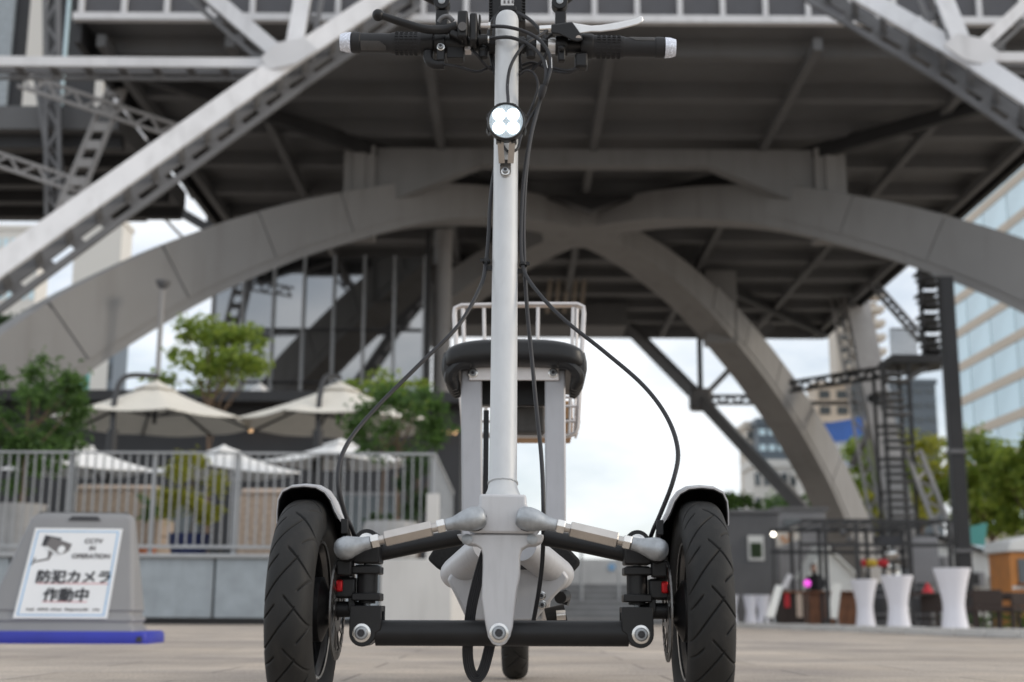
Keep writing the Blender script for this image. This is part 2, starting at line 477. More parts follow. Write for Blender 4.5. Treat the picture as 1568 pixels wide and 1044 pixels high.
# ------------------------------------------------------------------ the steel tower over the plaza
XC, YC = 2.9, 53.0
tower = thing('steel_tower', 'huge grey steel tower base with crossing arches and deck spanning the plaza', 'tower', (XC, YC, 0))
PROF = [(0, 15.75), (3, 15.55), (6, 15.05), (9.4, 14.1), (13.2, 12.45), (15.4, 11.35), (18.1, 9.77), (20.8, 7.83), (22.3, 6.57), (24.5, 4.3), (26.5, 1.7), (27.9, -.4)]
def lerp_tab(tab, s):
    for (a, za), (b, zb) in zip(tab, tab[1:]):
        if s <= b:
            return za + (zb - za) * (s - a) / (b - a)
    return tab[-1][1]
fine = crom([(s, 0, z) for s, z in PROF], 4)
fine = [(v.x, v.z) for v in fine]
HW = .8
def arch_ring(az, s, thick, hw, lift=0.0):
    d = Vector((math.cos(az), math.sin(az), 0)); nn = Vector((-d.y, d.x, 0))
    z = lerp_tab(fine, s); z2 = lerp_tab(fine, min(s + .3, 27.9)); z1 = lerp_tab(fine, max(s - .3, 0))
    t = Vector((d.x * .6, d.y * .6, z2 - z1)).normalized()
    up = nn.cross(t); up = up if up.z > 0 else -up
    c = Vector((XC, YC, z)) + d * s + up * lift
    return [c + nn * hw, c - nn * hw, c - nn * hw + up * thick, c + nn * hw + up * thick]
for az in (math.pi + R(45), R(-45), R(52), math.pi - R(52)):
    m = MB()
    ss = [.9 + (27.6 - .9) * i / 60 for i in range(61)]
    m.loft([arch_ring(az, s, .9 + .055 * s, HW) for s in ss])
    rib = m.build('arch_rib', M['arch_concrete'], tower)
    # thicker cladding from the pier outwards, its panels parted by thin joints
    s0 = 9.5
    while s0 < 26:
        m = MB(); s1 = min(s0 + 3.1, 27)
        m.loft([arch_ring(az, s0 + .03 + (s1 - s0 - .06) * i / 6, .92 + .062 * (s0 + (s1 - s0) * i / 6) - .3, HW + .05, .32) for i in range(7)])
        m.build('cladding_panel', M['arch_concrete'], rib)
        s0 = s1
m = MB()
m.loft([[Vector((XC + math.cos(a) * r, YC + math.sin(a) * r, z)) for a in [2 * math.pi * (k + .5) / 8 for k in range(8)]] for r, z in ((1.75, 15.68), (1.85, 16.0), (1.85, 16.7))])
m.build('crossing_block', M['arch_concrete'], tower)

# deck
DX0, DX1, DY0, DY1, DZ = -12.7, 18.7, 35.8, 77.0, 17.2
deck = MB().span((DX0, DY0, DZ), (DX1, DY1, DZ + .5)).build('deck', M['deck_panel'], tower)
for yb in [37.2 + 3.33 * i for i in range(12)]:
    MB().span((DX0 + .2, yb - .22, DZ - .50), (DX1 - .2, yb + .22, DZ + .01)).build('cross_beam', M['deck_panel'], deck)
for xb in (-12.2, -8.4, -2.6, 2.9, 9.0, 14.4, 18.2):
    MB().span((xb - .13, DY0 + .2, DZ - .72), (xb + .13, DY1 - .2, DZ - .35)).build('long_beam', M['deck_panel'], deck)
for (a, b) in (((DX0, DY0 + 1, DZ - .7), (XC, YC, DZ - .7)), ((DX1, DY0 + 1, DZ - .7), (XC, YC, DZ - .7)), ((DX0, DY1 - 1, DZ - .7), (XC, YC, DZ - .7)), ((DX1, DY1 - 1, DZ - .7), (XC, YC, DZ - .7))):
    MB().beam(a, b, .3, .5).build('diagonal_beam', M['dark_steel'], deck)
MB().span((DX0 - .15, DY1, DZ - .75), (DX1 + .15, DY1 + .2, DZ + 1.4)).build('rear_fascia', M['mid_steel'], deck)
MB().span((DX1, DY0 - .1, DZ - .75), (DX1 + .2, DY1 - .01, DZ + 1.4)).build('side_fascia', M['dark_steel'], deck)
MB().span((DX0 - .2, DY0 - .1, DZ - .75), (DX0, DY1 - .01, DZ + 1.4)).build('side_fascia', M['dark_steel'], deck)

# balustrade along the front edge of the deck: white posts on a white rail before grey mesh panels
rail = MB().span((DX0 - .2, DY0 - .34, DZ - .12), (DX1 + .2, DY0 - .1, DZ + .10)).build('deck_railing', M['tower_white'], tower)
pst = MB().box((0, 0, .9), (.15, .12, 1.7)).mesh('rail_post', M['tower_white'])
pnl = MB().box((0, 0, .9), (1.19, .04, 1.72)).mesh('mesh_panel', M['mesh_panel'])
npost = 25
for i in range(npost + 1):
    x = DX0 + (DX1 - DX0) * i / npost
    piece('rail_post', pst, rail, Matrix.Translation((x, DY0 - .22, DZ + .09)))
    if i < npost:
        piece('mesh_panel', pnl, rail, Matrix.Translation((x + (DX1 - DX0) / npost / 2, DY0 - .08, DZ + .09)))

# portal: piers standing on the arches, haunched beam between them
PY = 45.0
pl, pr = P(552, 290, PY).x, P(1268, 290, PY).x
for px_, sg in ((pl, 1), (pr, -1)):
    MB().span((px_ - .55, PY - .5, 13.2), (px_ + .55, PY + .5, DZ - .63)).build('pier', M['arch_concrete'], tower)
    MB().span((px_ - .55 + .35, PY - .62, 13.3), (px_ + .2, PY - .505, DZ - .64)).build('pier_rib', M['arch_concrete'], tower)
    MB().prism([(px_ + sg * .56, PY - .3, 14.3), (px_ + sg * 4.3, PY - .3, 15.95), (px_ + sg * 4.3, PY - .3, DZ - .65), (px_ + sg * .56, PY - .3, DZ - .65)], (0, .6, 0)).build('haunch', M['deck_beam_paint'], tower)
    bx0 = XC - sg * .616 * 11.8
    MB().span((bx0 - .75, YC + .788 * 11.8 - .6, 13.0), (bx0 + .75, YC + .788 * 11.8 + .6, DZ - .63)).build('pier', M['arch_concrete'], tower)
MB().span((pl + 4.31, PY - .28, 15.95), (pr - 4.31, PY + .28, DZ - .64)).build('portal_beam', M['deck_beam_paint'], tower)
# folded plate over the crossing
MB().prism([(XC - 1.5, 49.5, 16.4), (XC + 1.9, 49.5, 16.4), (XC + .2, 49.5, 15.75)], (0, .6, 0)).build('crossing_gusset', M['dark_steel'], tower)

def lattice_member(a, b, w, name='brace', mat='tower_white', gap=.8, batten=.9, sides='mid_steel'):  # sides: darker than the white paint, puts shade into rear flanges and battens
    """broad white flange, a second flange set back and lower, batten plates between them"""
    a, b = Vector(a), Vector(b); d = (b - a).normalized()
    dn = d.cross(Vector((0, 1, 0))).normalized()
    if dn.z > 0: dn = -dn
    pa = MB().beam(a, b, .12, w, up=dn).build(name, M[mat], tower)
    off = Vector((0, gap, 0)) + dn * w * .95
    MB().beam(a + off, b + off, .1, w * .3, up=dn).build('rear_flange', M[sides], pa)
    MB().beam(a + Vector((0, gap, 0)) + dn * w * .15, b + Vector((0, gap, 0)) + dn * w * .1, .1, w * .7, up=dn).build('rear_flange', M[sides], pa)
    L = (b - a).length; n = max(2, int(L / batten))
    rot = Matrix((d, Vector((0, 1, 0)), d.cross(Vector((0, 1, 0))))).transposed().to_4x4()
    me = MB().box((0, 0, 0), (.30, .06, w * .42)).mesh('batten', M[sides])
    m2 = MB().box((0, 0, 0), (.22, gap * .9, .05)).mesh('batten', M[sides])
    for i in range(n):
        c = a + d * (i + .5) * L / n
        piece('batten', me, pa, Matrix.Translation(c + Vector((0, gap, 0)) + dn * (w * .66)) @ rot)
        piece('batten', m2, pa, Matrix.Translation(c + Vector((0, gap * .52, 0)) + dn * (w * .44)) @ rot)
    return pa

# raking legs of the front face, standing clear of the deck edge
LK = .76
def LP(px, py, Y): return P(px, py, Y * LK)
lattice_member(LP(-260, 590, 35.3), LP(432, 98, 43.6), .56, 'leg')
lattice_member(LP(432, 98, 43.6), LP(640, -40, 46.0), .54, 'leg')
lattice_member(LP(1262, -40, 42.5), LP(1487, 90, 39.2), .50, 'leg')
lattice_member(LP(1487, 90, 39.2), LP(1700, 232, 36.0), .52, 'leg')
# members meeting at the two gussets
lattice_member(LP(-160, 93, 43.0), LP(420, 97, 43.55), .27, 'strut', gap=.5)
lattice_member(LP(296, -30, 44.5), LP(424, 80, 43.55), .42, 'brace', gap=.4)
lattice_member(LP(470, -40, 45.0), LP(448, 82, 43.6), .46, 'brace', gap=.4)
lattice_member(LP(1430, -40, 41.0), LP(1474, 70, 39.25), .46, 'brace', gap=.4)
lattice_member(LP(1620, -40, 40.0), LP(1500, 72, 39.15), .30, 'brace', gap=.4)
lattice_member(LP(1700, 88, 39.4), LP(1500, 88, 39.2), .24, 'strut', gap=.4)
for c, Y, sg in (((440, 90), 43.3 * LK, -1), ((1490, 84), 38.9 * LK, 1)):
    q = [(c[0] + sg * -46, c[1] - 14), (c[0] + sg * -26, c[1] - 32), (c[0] + sg * 14, c[1] - 24), (c[0] + sg * 40, c[1] - 2), (c[0] + sg * 30, c[1] + 18), (c[0] - sg * 14, c[1] + 8)]
    MB().prism([P(x, y, Y) for x, y in q], (0, -.05, 0)).build('gusset_plate', M['tower_white'], tower)

def lace(a, b, w, name='lattice_brace', mat='tower_grey', n=8, th=.13, plane=None):
    """two chords with zig-zag lacing"""
    a, b = Vector(a), Vector(b); d = (b - a).normalized()
    u = (Vector((0, 1, 0)).cross(d)).normalized() if plane is None else Vector(plane)
    pa = MB().beam(a + u * w / 2, b + u * w / 2, th, th).beam(a - u * w / 2, b - u * w / 2, th, th).build(name, M[mat], tower)
    L = (b - a).length
    for i in range(n):
        p = a + (b - a) * (i / n) + u * (w / 2 if i % 2 else -w / 2)
        q = a + (b - a) * ((i + 1) / n) + u * (-w / 2 if i % 2 else w / 2)
        MB().beam(p, q, th * .55, th * .8).build('lacing_bar', M[mat], pa)
    return pa
lace(P(30, 122, 38.2), P(285, 206, 39.6), .42, n=13, th=.1)
lace(P(-120, 205, 38.2), P(160, 298, 39.6), .40, n=13, th=.1)
lad_a, lad_b = P(182, 128, 39.4), P(102, 320, 38.6)
lad = MB().beam(lad_a + Vector((.28, 0, 0)), lad_b + Vector((.28, 0, 0)), .14, .14).beam(lad_a - Vector((.28, 0, 0)), lad_b - Vector((.28, 0, 0)), .14, .14).build('battened_brace', M['tower_grey'], tower)
for i in range(7):
    MB().box(lad_a.lerp(lad_b, (i + .5) / 7), (.46, .1, .28)).build('batten', M['tower_grey'], lad)
lace(P(78, -60, 40), P(82, 330, 40), .42, n=12, mat='mid_steel')
lace(P(60, 90, 40.3), P(96, 330, 40.3), .4, n=6, mat='mid_steel')
# dark soffit and steel at the far left under the deck
MB().beam(P(300, 300, 62), P(232, 180, 58), .35, .5).build('brace', M['dark_steel'], tower)
MB().beam(P(345, 365, 60), P(235, 300, 60), .4, .4).build('brace', M['dark_steel'], tower)
MB().beam(P(238, 320, 75), P(320, 405, 75), .18, .18).build('brace', M['tower_grey'], tower)
lace(P(327, 318, 60), P(327, 420, 60), .45, n=6, mat='dark_steel', th=.2)
MB().beam(P(342, 318, 60), P(342, 420, 60), .35, .35).build('column', M['mid_steel'], tower)
# lower service level hanging under the left half of the deck
MB().span((-32.0, 40.5, 15.6), (-12.95, 49.5, 16.4)).build('service_floor', M['deck_panel'], tower)
for i in range(5):
    MB().span((-32.0, 41.0 + i * 1.95, 15.15), (-12.96, 41.35 + i * 1.95, 15.61)).build('service_beam', M['dark_steel'], tower)
# bracing of the rear face, seen under the deck on the right
n0 = P(1073, 612, 72)
MB().beam(P(962, 500, 76.5), n0, .55, .62).build('rear_brace', M['mid_steel'], tower)
MB().beam(n0, P(1262, 815, 68), .55, .62).build('rear_brace', M['mid_steel'], tower)
MB().box(n0, (1.3, .7, 1.3)).build('node_plate', M['mid_steel'], tower, bevel=.2)
MB().beam(P(1071, 520, 74), n0, .3, .4).build('rear_hanger', M['mid_steel'], tower)
MB().beam(n0, P(1182, 498, 72), .28, .3).build('rear_hanger', M['mid_steel'], tower)
lace(n0, P(1212, 612, 70.5), .42, n=12, mat='mid_steel', th=.17)
MB().beam(P(1215, 617, 70), P(1345, 617, 66), .2, .2).build('rear_strut', M['mid_steel'], tower)
lace(P(1210, 592, 64), P(1440, 556, 58), .45, n=18, mat='dark_steel', th=.16)
lace(P(1338, 436, 62), P(1412, 520, 58), .36, n=10, mat='mid_steel', th=.14)
# rear right leg: broad plates between lattice flanges
la, lb = P(1305, 430, 70), P(1392, 862, 58)
leg = MB().beam(la, lb, 1.25, .5, up=(0, 1, 0)).build('rear_leg', M['tower_grey'], tower)
lace(la + Vector((-1.1, 0, 0)), lb + Vector((-1.1, 0, 0)), .5, n=20, mat='tower_grey', th=.12)
MB().sphere(P(1347, 622, 64), .75, 12, 8, (1, .5, 1)).build('node_casting', M['dark_steel'], tower)
MB().beam(P(1345, 630, 64), P(1305, 712, 64), .3, .3).build('rear_brace', M['mid_steel'], tower)
lace(P(1398, 690, 56), P(1452, 830, 52), .62, n=9, mat='tower_grey', th=.16)
for sx, sy in ((-1, -1), (1, -1), (1, 1), (-1, 1)):
    fx, fy = (XC + sx * 19.6, YC + sy * 19.6) if sy < 0 else (XC + sx * 17.0, YC + 21.8)
    MB().lathe([(3.0, -.4), (2.6, .6), (1.9, 1.4)], (fx, fy, G(fx, fy)), (0, 0, 1), 4).build('footing', M['arch_concrete'], tower)

# ------------------------------------------------------------------ stair tower and mast beside the rear leg
st = thing('escape_stair', 'dark steel escape stair climbing beside the rear leg of the tower', 'staircase', (P(1400, 900, 56).x, 56, -.15))
sx0, sx1 = P(1352, 700, 56).x, P(1392, 700, 56).x
zt = P(1380, 560, 56).z
for x in (sx0, sx1):
    MB().beam((x, 55.4, -.15), (x, 55.4, zt), .12, .2, up=(0, 1, 0)).build('stringer', M['dark_steel'], st)
    MB().beam((x, 56.8, -.15), (x, 56.8, zt), .12, .2, up=(0, 1, 0)).build('stringer', M['dark_steel'], st)
tr = MB().box((0, 0, 0), (sx1 - sx0 - .12, .9, .09)).mesh('tread', M['mid_steel'])
nt = int((zt + .1) / .36)
for i in range(nt):
    piece('tread', tr, st, Matrix.Translation(((sx0 + sx1) / 2, 55.55 + .35 * (i % 4), -.05 + .36 * i)))
px0, px1 = P(1358, 555, 56).x, P(1442, 555, 56).x
MB().span((px0, 55.2, zt), (px1, 57.4, zt + .35)).build('landing', M['dark_steel'], st)
for i in range(12):
    x = px0 + (px1 - px0) * .45 * i / 11
    MB().box((x, 55.25, zt + .9), (.05, .05, 1.1)).build('guard_bar', M['mid_steel'], st)
MB().span((px0, 55.21, zt + 1.45), (px0 + (px1 - px0) * .46, 55.29, zt + 1.52)).build('guard_rail', M['mid_steel'], st)
ux0, ux1 = P(1407, 480, 56).x, P(1438, 480, 56).x
zu = P(1420, 405, 56).z
for x in (ux0, ux1):
    MB().beam((x, 55.6, zt + .36), (x, 55.6, zu), .14, .2, up=(0, 1, 0)).build('stringer', M['dark_steel'], st)
tr2 = MB().box((0, 0, 0), (ux1 - ux0 - .14, 1.0, .12)).mesh('tread', M['dark_steel'])
for i in range(int((zu - zt - .5) / .33)):
    piece('tread', tr2, st, Matrix.Translation(((ux0 + ux1) / 2, 55.7 + .3 * (i % 3), zt + .6 + .33 * i)))
MB().beam(P(1385, 585, 56), P(1442, 545, 56), .22, .22).build('prop', M['mid_steel'], st)

mast = thing('steel_mast', 'tall dark square steel post right of the escape stair', 'post', (P(1466, 900, 40).x, 40, -.15))
mx = P(1465, 700, 40).x
MB().span((mx - .22, 39.8, -.15), (mx + .2, 40.2, P(1465, 425, 40).z)).build('shaft', M['dark_steel'], mast, bevel=.02)
MB().span((mx - .34, 39.7, -.15), (mx + .32, 40.3, .1)).build('base_plate', M['dark_steel'], mast)
MB().span((mx - .27, 39.74, 5.0), (mx + .25, 40.26, 5.12)).build('collar', M['mid_steel'], mast)
MB().span((mx - .27, 39.74, 2.0), (mx + .25, 40.26, 2.1)).build('collar', M['mid_steel'], mast)

# ------------------------------------------------------------------ glazed hall under the tower
hall = thing('glass_hall', 'dark glazed hall with pale mullions standing under the left arch', 'building', (-7.0, 50, 0))
HX0, HX1, HY, HZ = P(322, 540, 50).x, P(648, 540, 50).x, 50.0, 14.0
MB().span((HX0, HY + .3, 0), (HX1, HY + 5, HZ)).build('wall', M['charcoal_wall'], hall)
nb_ = 7; rows = [0.3, 5.9, 8.9, 11.0, 14.0]
for i in range(nb_):
    xa, xb = HX0 + (HX1 - HX0) * i / nb_, HX0 + (HX1 - HX0) * (i + 1) / nb_
    for r0, r1 in zip(rows, rows[1:]):
        tl = random.uniform(-.006, .006)
        MB().box(((xa + xb) / 2, HY + .16, (r0 + r1) / 2), (xb - xa - .12, .05, r1 - r0 - .06), Matrix.Rotation(tl, 3, 'Z') @ Matrix.Rotation(tl * .7, 3, 'X')).build('pane', M['facade_glass'], hall)
for i in range(nb_ + 1):
    x = HX0 + (HX1 - HX0) * i / nb_
    MB().span((x - .045, HY - .06, .0), (x + .045, HY + .28, HZ)).build('mullion', M['galvanised'], hall)
for r0 in rows[1:-1]:
    MB().span((HX0 + .1, HY + .03, r0 - .05), (HX1 - .1, HY + .12, r0 + .05)).build('transom', M['dark_steel'], hall)
cx = P(668, 500, 51).x
MB().lathe([(.36, 0), (.36, 15.4)], (cx + .22, 51.2, 0), (0, 0, 1), 24).build('round_column', M['tower_grey'], hall)
MB().span((HX1 + .03, HY - .1, 0), (HX1 + .2, HY + .4, 15)).build('edge_post', M['dark_steel'], hall)

# inner core far under the deck: slatted shaft seen through the arches
core = thing('lift_shaft', 'slatted pale shaft hanging under the far end of the deck', 'shaft', (P(865, 900, 66).x, 66, 0))
for i in range(5):
    a, b = P(838 + i * 13, 478, 66), P(846 + i * 13, 400, 66)
    MB().beam(a, b, .2, .2).build('slat', M['building_band'], core)
MB().span((P(700, 480, 70).x, 70, P(700, 497, 70).z), (P(960, 480, 70).x, 73, 16.9)).build('shaft_wall', M['deck_panel'], core)

# ------------------------------------------------------------------ wide steps beyond the scooter
steps = thing('plaza_steps', 'wide grey stone steps rising beyond the scooter', 'steps', (P(930, 950, 34).x, 34, -.12))
wx0, wx1 = P(800, 940, 36).x, P(1100, 940, 36).x
for i in range(7):
    MB().span((wx0, 34 + i * .35, -.2), (wx1, 34.33 + i * .35 + (2.0 if i == 6 else .02), -.12 + .15 * (i + 1))).build('step', M['step_grey'], steps)
    MB().span((wx0, 33.985 + i * .35, -.12 + .15 * (i + 1) - .05), (wx1, 34.04 + i * .35, -.115 + .15 * (i + 1))).build('nosing', M['step_edge'], steps)
pw = thing('parapet_wall', 'low pale wall at the top of the wide steps', 'wall', (P(930, 880, 40).x, 40, 0))
MB().span((P(800, 870, 40).x, 40, -.2), (P(1030, 870, 40).x, 40.3, P(900, 856, 40).z)).build('wall_body', M['concrete_white'], pw)
MB().cyl((P(937, 868, 39.9).x, 39.97, P(937, 868, 39.9).z), (P(937, 868, 39.9).x, 39.93, P(937, 868, 39.9).z), .11).build('round_plate', M['ink_blue'], pw)
for px_ in (891, 948):
    hp = MB().cyl((P(px_, 850, 35).x, 35.2, .3), (P(px_, 850, 35).x, 35.2, P(px_, 842, 35).z), .035, 10).build('handrail_post', M['galvanised'])
    hp['label'] = 'slim steel handrail post on the wide steps, ' + ('left one beside the scooter frame' if px_ == 891 else 'right one beside the scooter wheel'); hp['category'] = 'post'; hp['group'] = 'handrail posts on the steps'

# ================================================================== LEFT TERRACE
TY = 13.0
tz0 = 0.0
twall = thing('terrace_wall', 'low terrace base clad in pale stone panels below the railing', 'wall', (-4, TY, 0))
WZ = P(300, 848, TY).z; WB = P(300, 946, TY).z
wx_end = P(692, 900, TY).x
MB().span((-14, TY + .06, -.02), (wx_end - .02, TY + .4, WZ - .03)).build('core', M['charcoal_wall'], twall)
edges = [-300, -148, 12, 327, 582]
for a, b in zip(edges, edges[1:]):
    xa, xb = P(a, 900, TY).x + .012, P(b, 900, TY).x - .012
    MB().span((xa, TY, WB), (xb, TY + .055, WZ - .045)).build('stone_panel', M['granite_panel'], twall, bevel=.006)
MB().span((P(583, 900, TY).x, TY - .05, -.01), (wx_end, TY + 4.5, WZ - .04)).build('end_block', M['concrete_white'], twall, bevel=.01, label='pale concrete block ending the terrace base')
MB().span((-14, TY - .04, WZ - .04), (P(582, 900, TY).x, TY + .3, WZ)).build('coping', M['galvanised'], twall, bevel=.008)
terr = MB().span((-16, TY + .41, -.02), (wx_end - .06, TY + 20, WZ - .05)).build('terrace_floor', M['step_grey']); struct(terr)

fence = thing('terrace_railing', 'grey metal railing with thin upright bars along the terrace edge', 'railing', (-4, TY, WZ))
FT = P(300, 690, TY).z
fx1 = P(664, 700, TY).x
fx0 = P(-90, 700, TY).x
MB().span((fx0, TY + .08, FT - .02), (fx1 + .02, TY + .13, FT)).build('top_rail', M['galvanised'], fence)
MB().span((fx0, TY + .085, WZ + .06), (fx1, TY + .125, WZ + .09)).build('bottom_rail', M['galvanised'], fence)
bar = MB().box((0, 0, (FT + WZ) / 2 + .03), (.012, .022, FT - WZ - .12)).mesh('baluster', M['galvanised'])
nb2 = int((fx1 - fx0) / .085)
for i in range(nb2):
    piece('baluster', bar, fence, Matrix.Translation((fx0 + (i + .5) * (fx1 - fx0) / nb2, TY + .105, 0)))
for px_ in (-60, 100, 228, 356, 662):
    x = P(px_, 760, TY).x
    MB().span((x - .02, TY + .14, WZ), (x + .02, TY + .18, FT - .005)).build('post', M['galvanised'], fence)
sb = MB().box((0, 0, (FT + WZ) / 2 + .03), (.03, .03, FT - WZ - .12)).mesh('baluster', M['galvanised'])
MB().span((fx1 - .03, TY + .14, FT - .031), (fx1 + .02, TY + 4.4, FT - .002)).build('return_rail', M['galvanised'], fence)
for i in range(33):
    piece('baluster', sb, fence, Matrix.Translation((fx1 - .005, TY + .2 + i * .13, 0)))
MB().span((fx1 - .06, TY - .02, WZ - .3), (fx1 + .06, TY + .07, P(664, 756, TY).z)).build('corner_post', M['concrete_white'], fence, bevel=.005)

TF = WZ - .05     # terrace floor level
def canopy(m, c, r, rise, n=8, rot=0.0, square=False, th=.02, sag=.06):
    """n-gon pyramid canopy with sagging panels, top and underside"""
    c = Vector(c); rings_t = []
    K = 6; S = 6
    for k in range(K + 1):
        f = k / K; ring = []
        for i in range(n):
            a0, a1 = rot + 2 * math.pi * i / n, rot + 2 * math.pi * (i + 1) / n
            for s in range(S):
                t = s / S
                p = Vector((math.cos(a0), math.sin(a0), 0)).lerp(Vector((math.cos(a1), math.sin(a1), 0)), t)
                dz = -sag * math.sin(math.pi * t) * f * .7 - sag * math.sin(math.pi * f) * .7
                ring.append(c + Vector((p.x * r * f, p.y * r * f, rise * (1 - f) + dz)) if f > 0 else c + Vector((p.x * .02, p.y * .02, rise)))
        rings_t.append(ring)
    low = [[q - Vector((0, 0, th)) for q in ring] for ring in rings_t][::-1]
    m.loft(rings_t + low, cap=False)
    return m

def parasol(name, label, px, py_top, py_edge, half_px, Y, n=4, rot=.785, arm=None, group='cream parasols on the terrace', mat='canvas', pole_px=None):
    top, ed = P(px, py_top, Y), P(px, py_edge, Y)
    r = half_px * Y * .985 / FPX / math.cos(math.pi / n) if n == 8 else half_px * Y * .985 / FPX * 1.12
    rise = top.z - ed.z
    t = thing(name, label, 'parasol', (top.x if pole_px is None else P(pole_px, 700, Y).x, Y, TF), 0, group)
    c = Vector((top.x, Y, ed.z))
    cn = canopy(MB(), c, r, rise, n, rot).build('canopy', M[mat], t)
    vent = canopy(MB(), c + Vector((0, 0, rise * .82)), r * .22, rise * .26, n, rot, sag=.01).build('vent_cap', M[mat], cn)
    for i in range(n):
        a = rot + 2 * math.pi * i / n
        e = c + Vector((math.cos(a) * r * .985, math.sin(a) * r * .985, -.05)); h = c + Vector((0, 0, rise - .12))
        MB().beam(h, e, .025, .035).build('rib', M['dark_steel'], t)
        MB().beam(c + Vector((0, 0, rise * .12)), h.lerp(e, .5), .02, .025).build('strut', M['dark_steel'], t)
    MB().cyl(c + Vector((0, 0, -.04)), c + Vector((0, 0, rise - .05)), .035, 10).build('hub', M['dark_steel'], t)
    if arm:
        pts = [P(x, y, Y - 1.75 * (1 - i / (len(arm) - 1))) for i, (x, y) in enumerate(arm)]
        pts[-1] = c + Vector((0, 0, rise + .12))
        MB().tube(crom(pts, 6), .045, 10).build('arm', M['dark_steel'], t)
        b0 = pts[0]
        MB().cyl((b0.x, b0.y, TF), b0, .05, 12).build('pole', M['dark_steel'], t)
        MB().span((b0.x - .4, b0.y - .4, TF), (b0.x + .4, b0.y + .4, TF + .08)).build('base', M['dark_steel'], t)
        MB().cyl(b0 + Vector((0, 0, -.55)), b0 + Vector((0, 0, .1)), .085, 12).build('crank_housing', M['dark_steel'], t)
    else:
        MB().cyl((c.x, c.y, TF), c + Vector((0, 0, rise - .2)), .04, 12).build('pole', M['dark_steel'], t)
        MB().lathe([(.32, 0), (.30, .06), (.06, .1)], (c.x, c.y, TF), (0, 0, 1), 16).build('base', M['dark_steel'], t)
    return t
parasol('cantilever_parasol', 'large cream cantilever parasol with curved dark arm, left of the pair', 240, 586, 645, 142, 22, 8, .39, [(172, 668), (176, 610), (192, 577), (222, 577)], pole_px=172)
parasol('cantilever_parasol', 'large cream cantilever parasol with curved dark arm, right of the pair', 520, 588, 648, 146, 22.6, 8, .39, [(487, 668), (489, 612), (499, 578), (520, 582)], pole_px=487)
parasol('market_parasol', 'low white parasol behind the railing with the bamboo beneath it', 343, 684, 722, 108, 19.0, 4, 0, mat='canvas_white')
parasol('market_parasol', 'low white parasol half hidden behind the leafy tree at the left', 120, 676, 718, 106, 19.6, 4, 0, mat='canvas_white')
parasol('market_parasol', 'low white parasol behind the scooter cable on the terrace', 522, 674, 706, 112, 20.5, 4, 0, mat='canvas_white')
parasol('market_parasol', 'small white parasol far back below the glazed hall', 398, 588, 612, 44, 34.0, 4, .3, mat='canvas_white')

# dark cafe front behind the parasols
cafe = thing('cafe_front', 'low charcoal cafe front behind the terrace parasols', 'building', (-6, 31, 0))
cx0, cx1 = P(-200, 700, 31).x, P(705, 700, 31).x
cz = P(400, 622, 31).z
MB().span((cx0, 31, 0), (cx1, 36, cz)).build('wall', M['charcoal_wall'], cafe)
MB().span((cx0 - .3, 30.2, cz + .003), (cx1 + .3, 36.2, cz + .25)).build('roof', M['dark_steel'], cafe)
for i, px_ in enumerate((160, 260, 420, 560)):
    x = P(px_, 740, 30.9).x
    f = MB().span((x - .75, 30.9, TF + .1), (x + .75, 30.98, TF + 2.2)).build('window', M['window_dark'], cafe)
    MB().span((x - .82, 30.88, TF + 2.2), (x + .82, 30.97, TF + 2.28)).build('frame', M['mid_steel'], f)
for i, px_ in enumerate((372, 384, 394, 405, 414, 424, 436, 446, 676, 688, 697)):
    q = P(px_, 656 + 3 * math.sin(i * 1.7) if i < 8 else 662, 30.7)
    MB().sphere(q, .05, 8, 6).build('festoon_bulb', M['warm_bulb'], cafe)

# ------------------------------------------------------------------ plants
def leaves(m, cen, rad, n, size, clumps=26, bias=0.0, rnd=None, asp=.5, hang=0.2):
    rnd = rnd or random
    cs = []
    for i in range(clumps):
        while True:
            q = Vector((rnd.uniform(-1, 1), rnd.uniform(-1, 1), rnd.uniform(-1, 1)))
            if .25 < q.length < 1: break
        q = q * (q.length ** -.25)
        cs.append((Vector((q.x * rad[0], q.y * rad[1], q.z * rad[2])) * .92, rnd.uniform(.11, .25)))
    vs, fs = [], []
    for i in range(n):
        c, cr = cs[rnd.randrange(clumps)]
        o = Vector((rnd.gauss(0, 1), rnd.gauss(0, 1), rnd.gauss(0, .75))) * cr * .62
        p = cen + c + Vector((o.x * rad[0], o.y * rad[1], o.z * rad[2]))
        d = Vector((rnd.uniform(-1, 1), rnd.uniform(-1, 1), rnd.uniform(-.8, .5) - hang)).normalized()
        s_ = Vector((rnd.uniform(-1, 1), rnd.uniform(-1, 1), rnd.uniform(-1, 1)))
        w = d.cross(s_).normalized(); sz = size * rnd.uniform(.6, 1.35)
        up = w.cross(d) * sz * .12
        k = len(vs)
        vs += [p, p + d * sz * .5 + w * sz * asp * .5 + up, p + d * sz, p + d * sz * .5 - w * sz * asp * .5 + up]
        fs += [(k, k + 1, k + 2), (k, k + 2, k + 3)]
    m.add(vs, fs)
    return [cen + c for c, _ in cs]

def raw(m, name, mat, parent):
    me = bpy.data.meshes.new(name)
    inv = ROOT[parent.name].inverted()
    me.from_pydata([tuple(inv @ v) for v in m.v], [], m.f); me.materials.append(mat)
    o = bpy.data.objects.new(name, me); COL.objects.link(o); o.parent = parent; ROOT[o.name] = ROOT[parent.name]
    return o

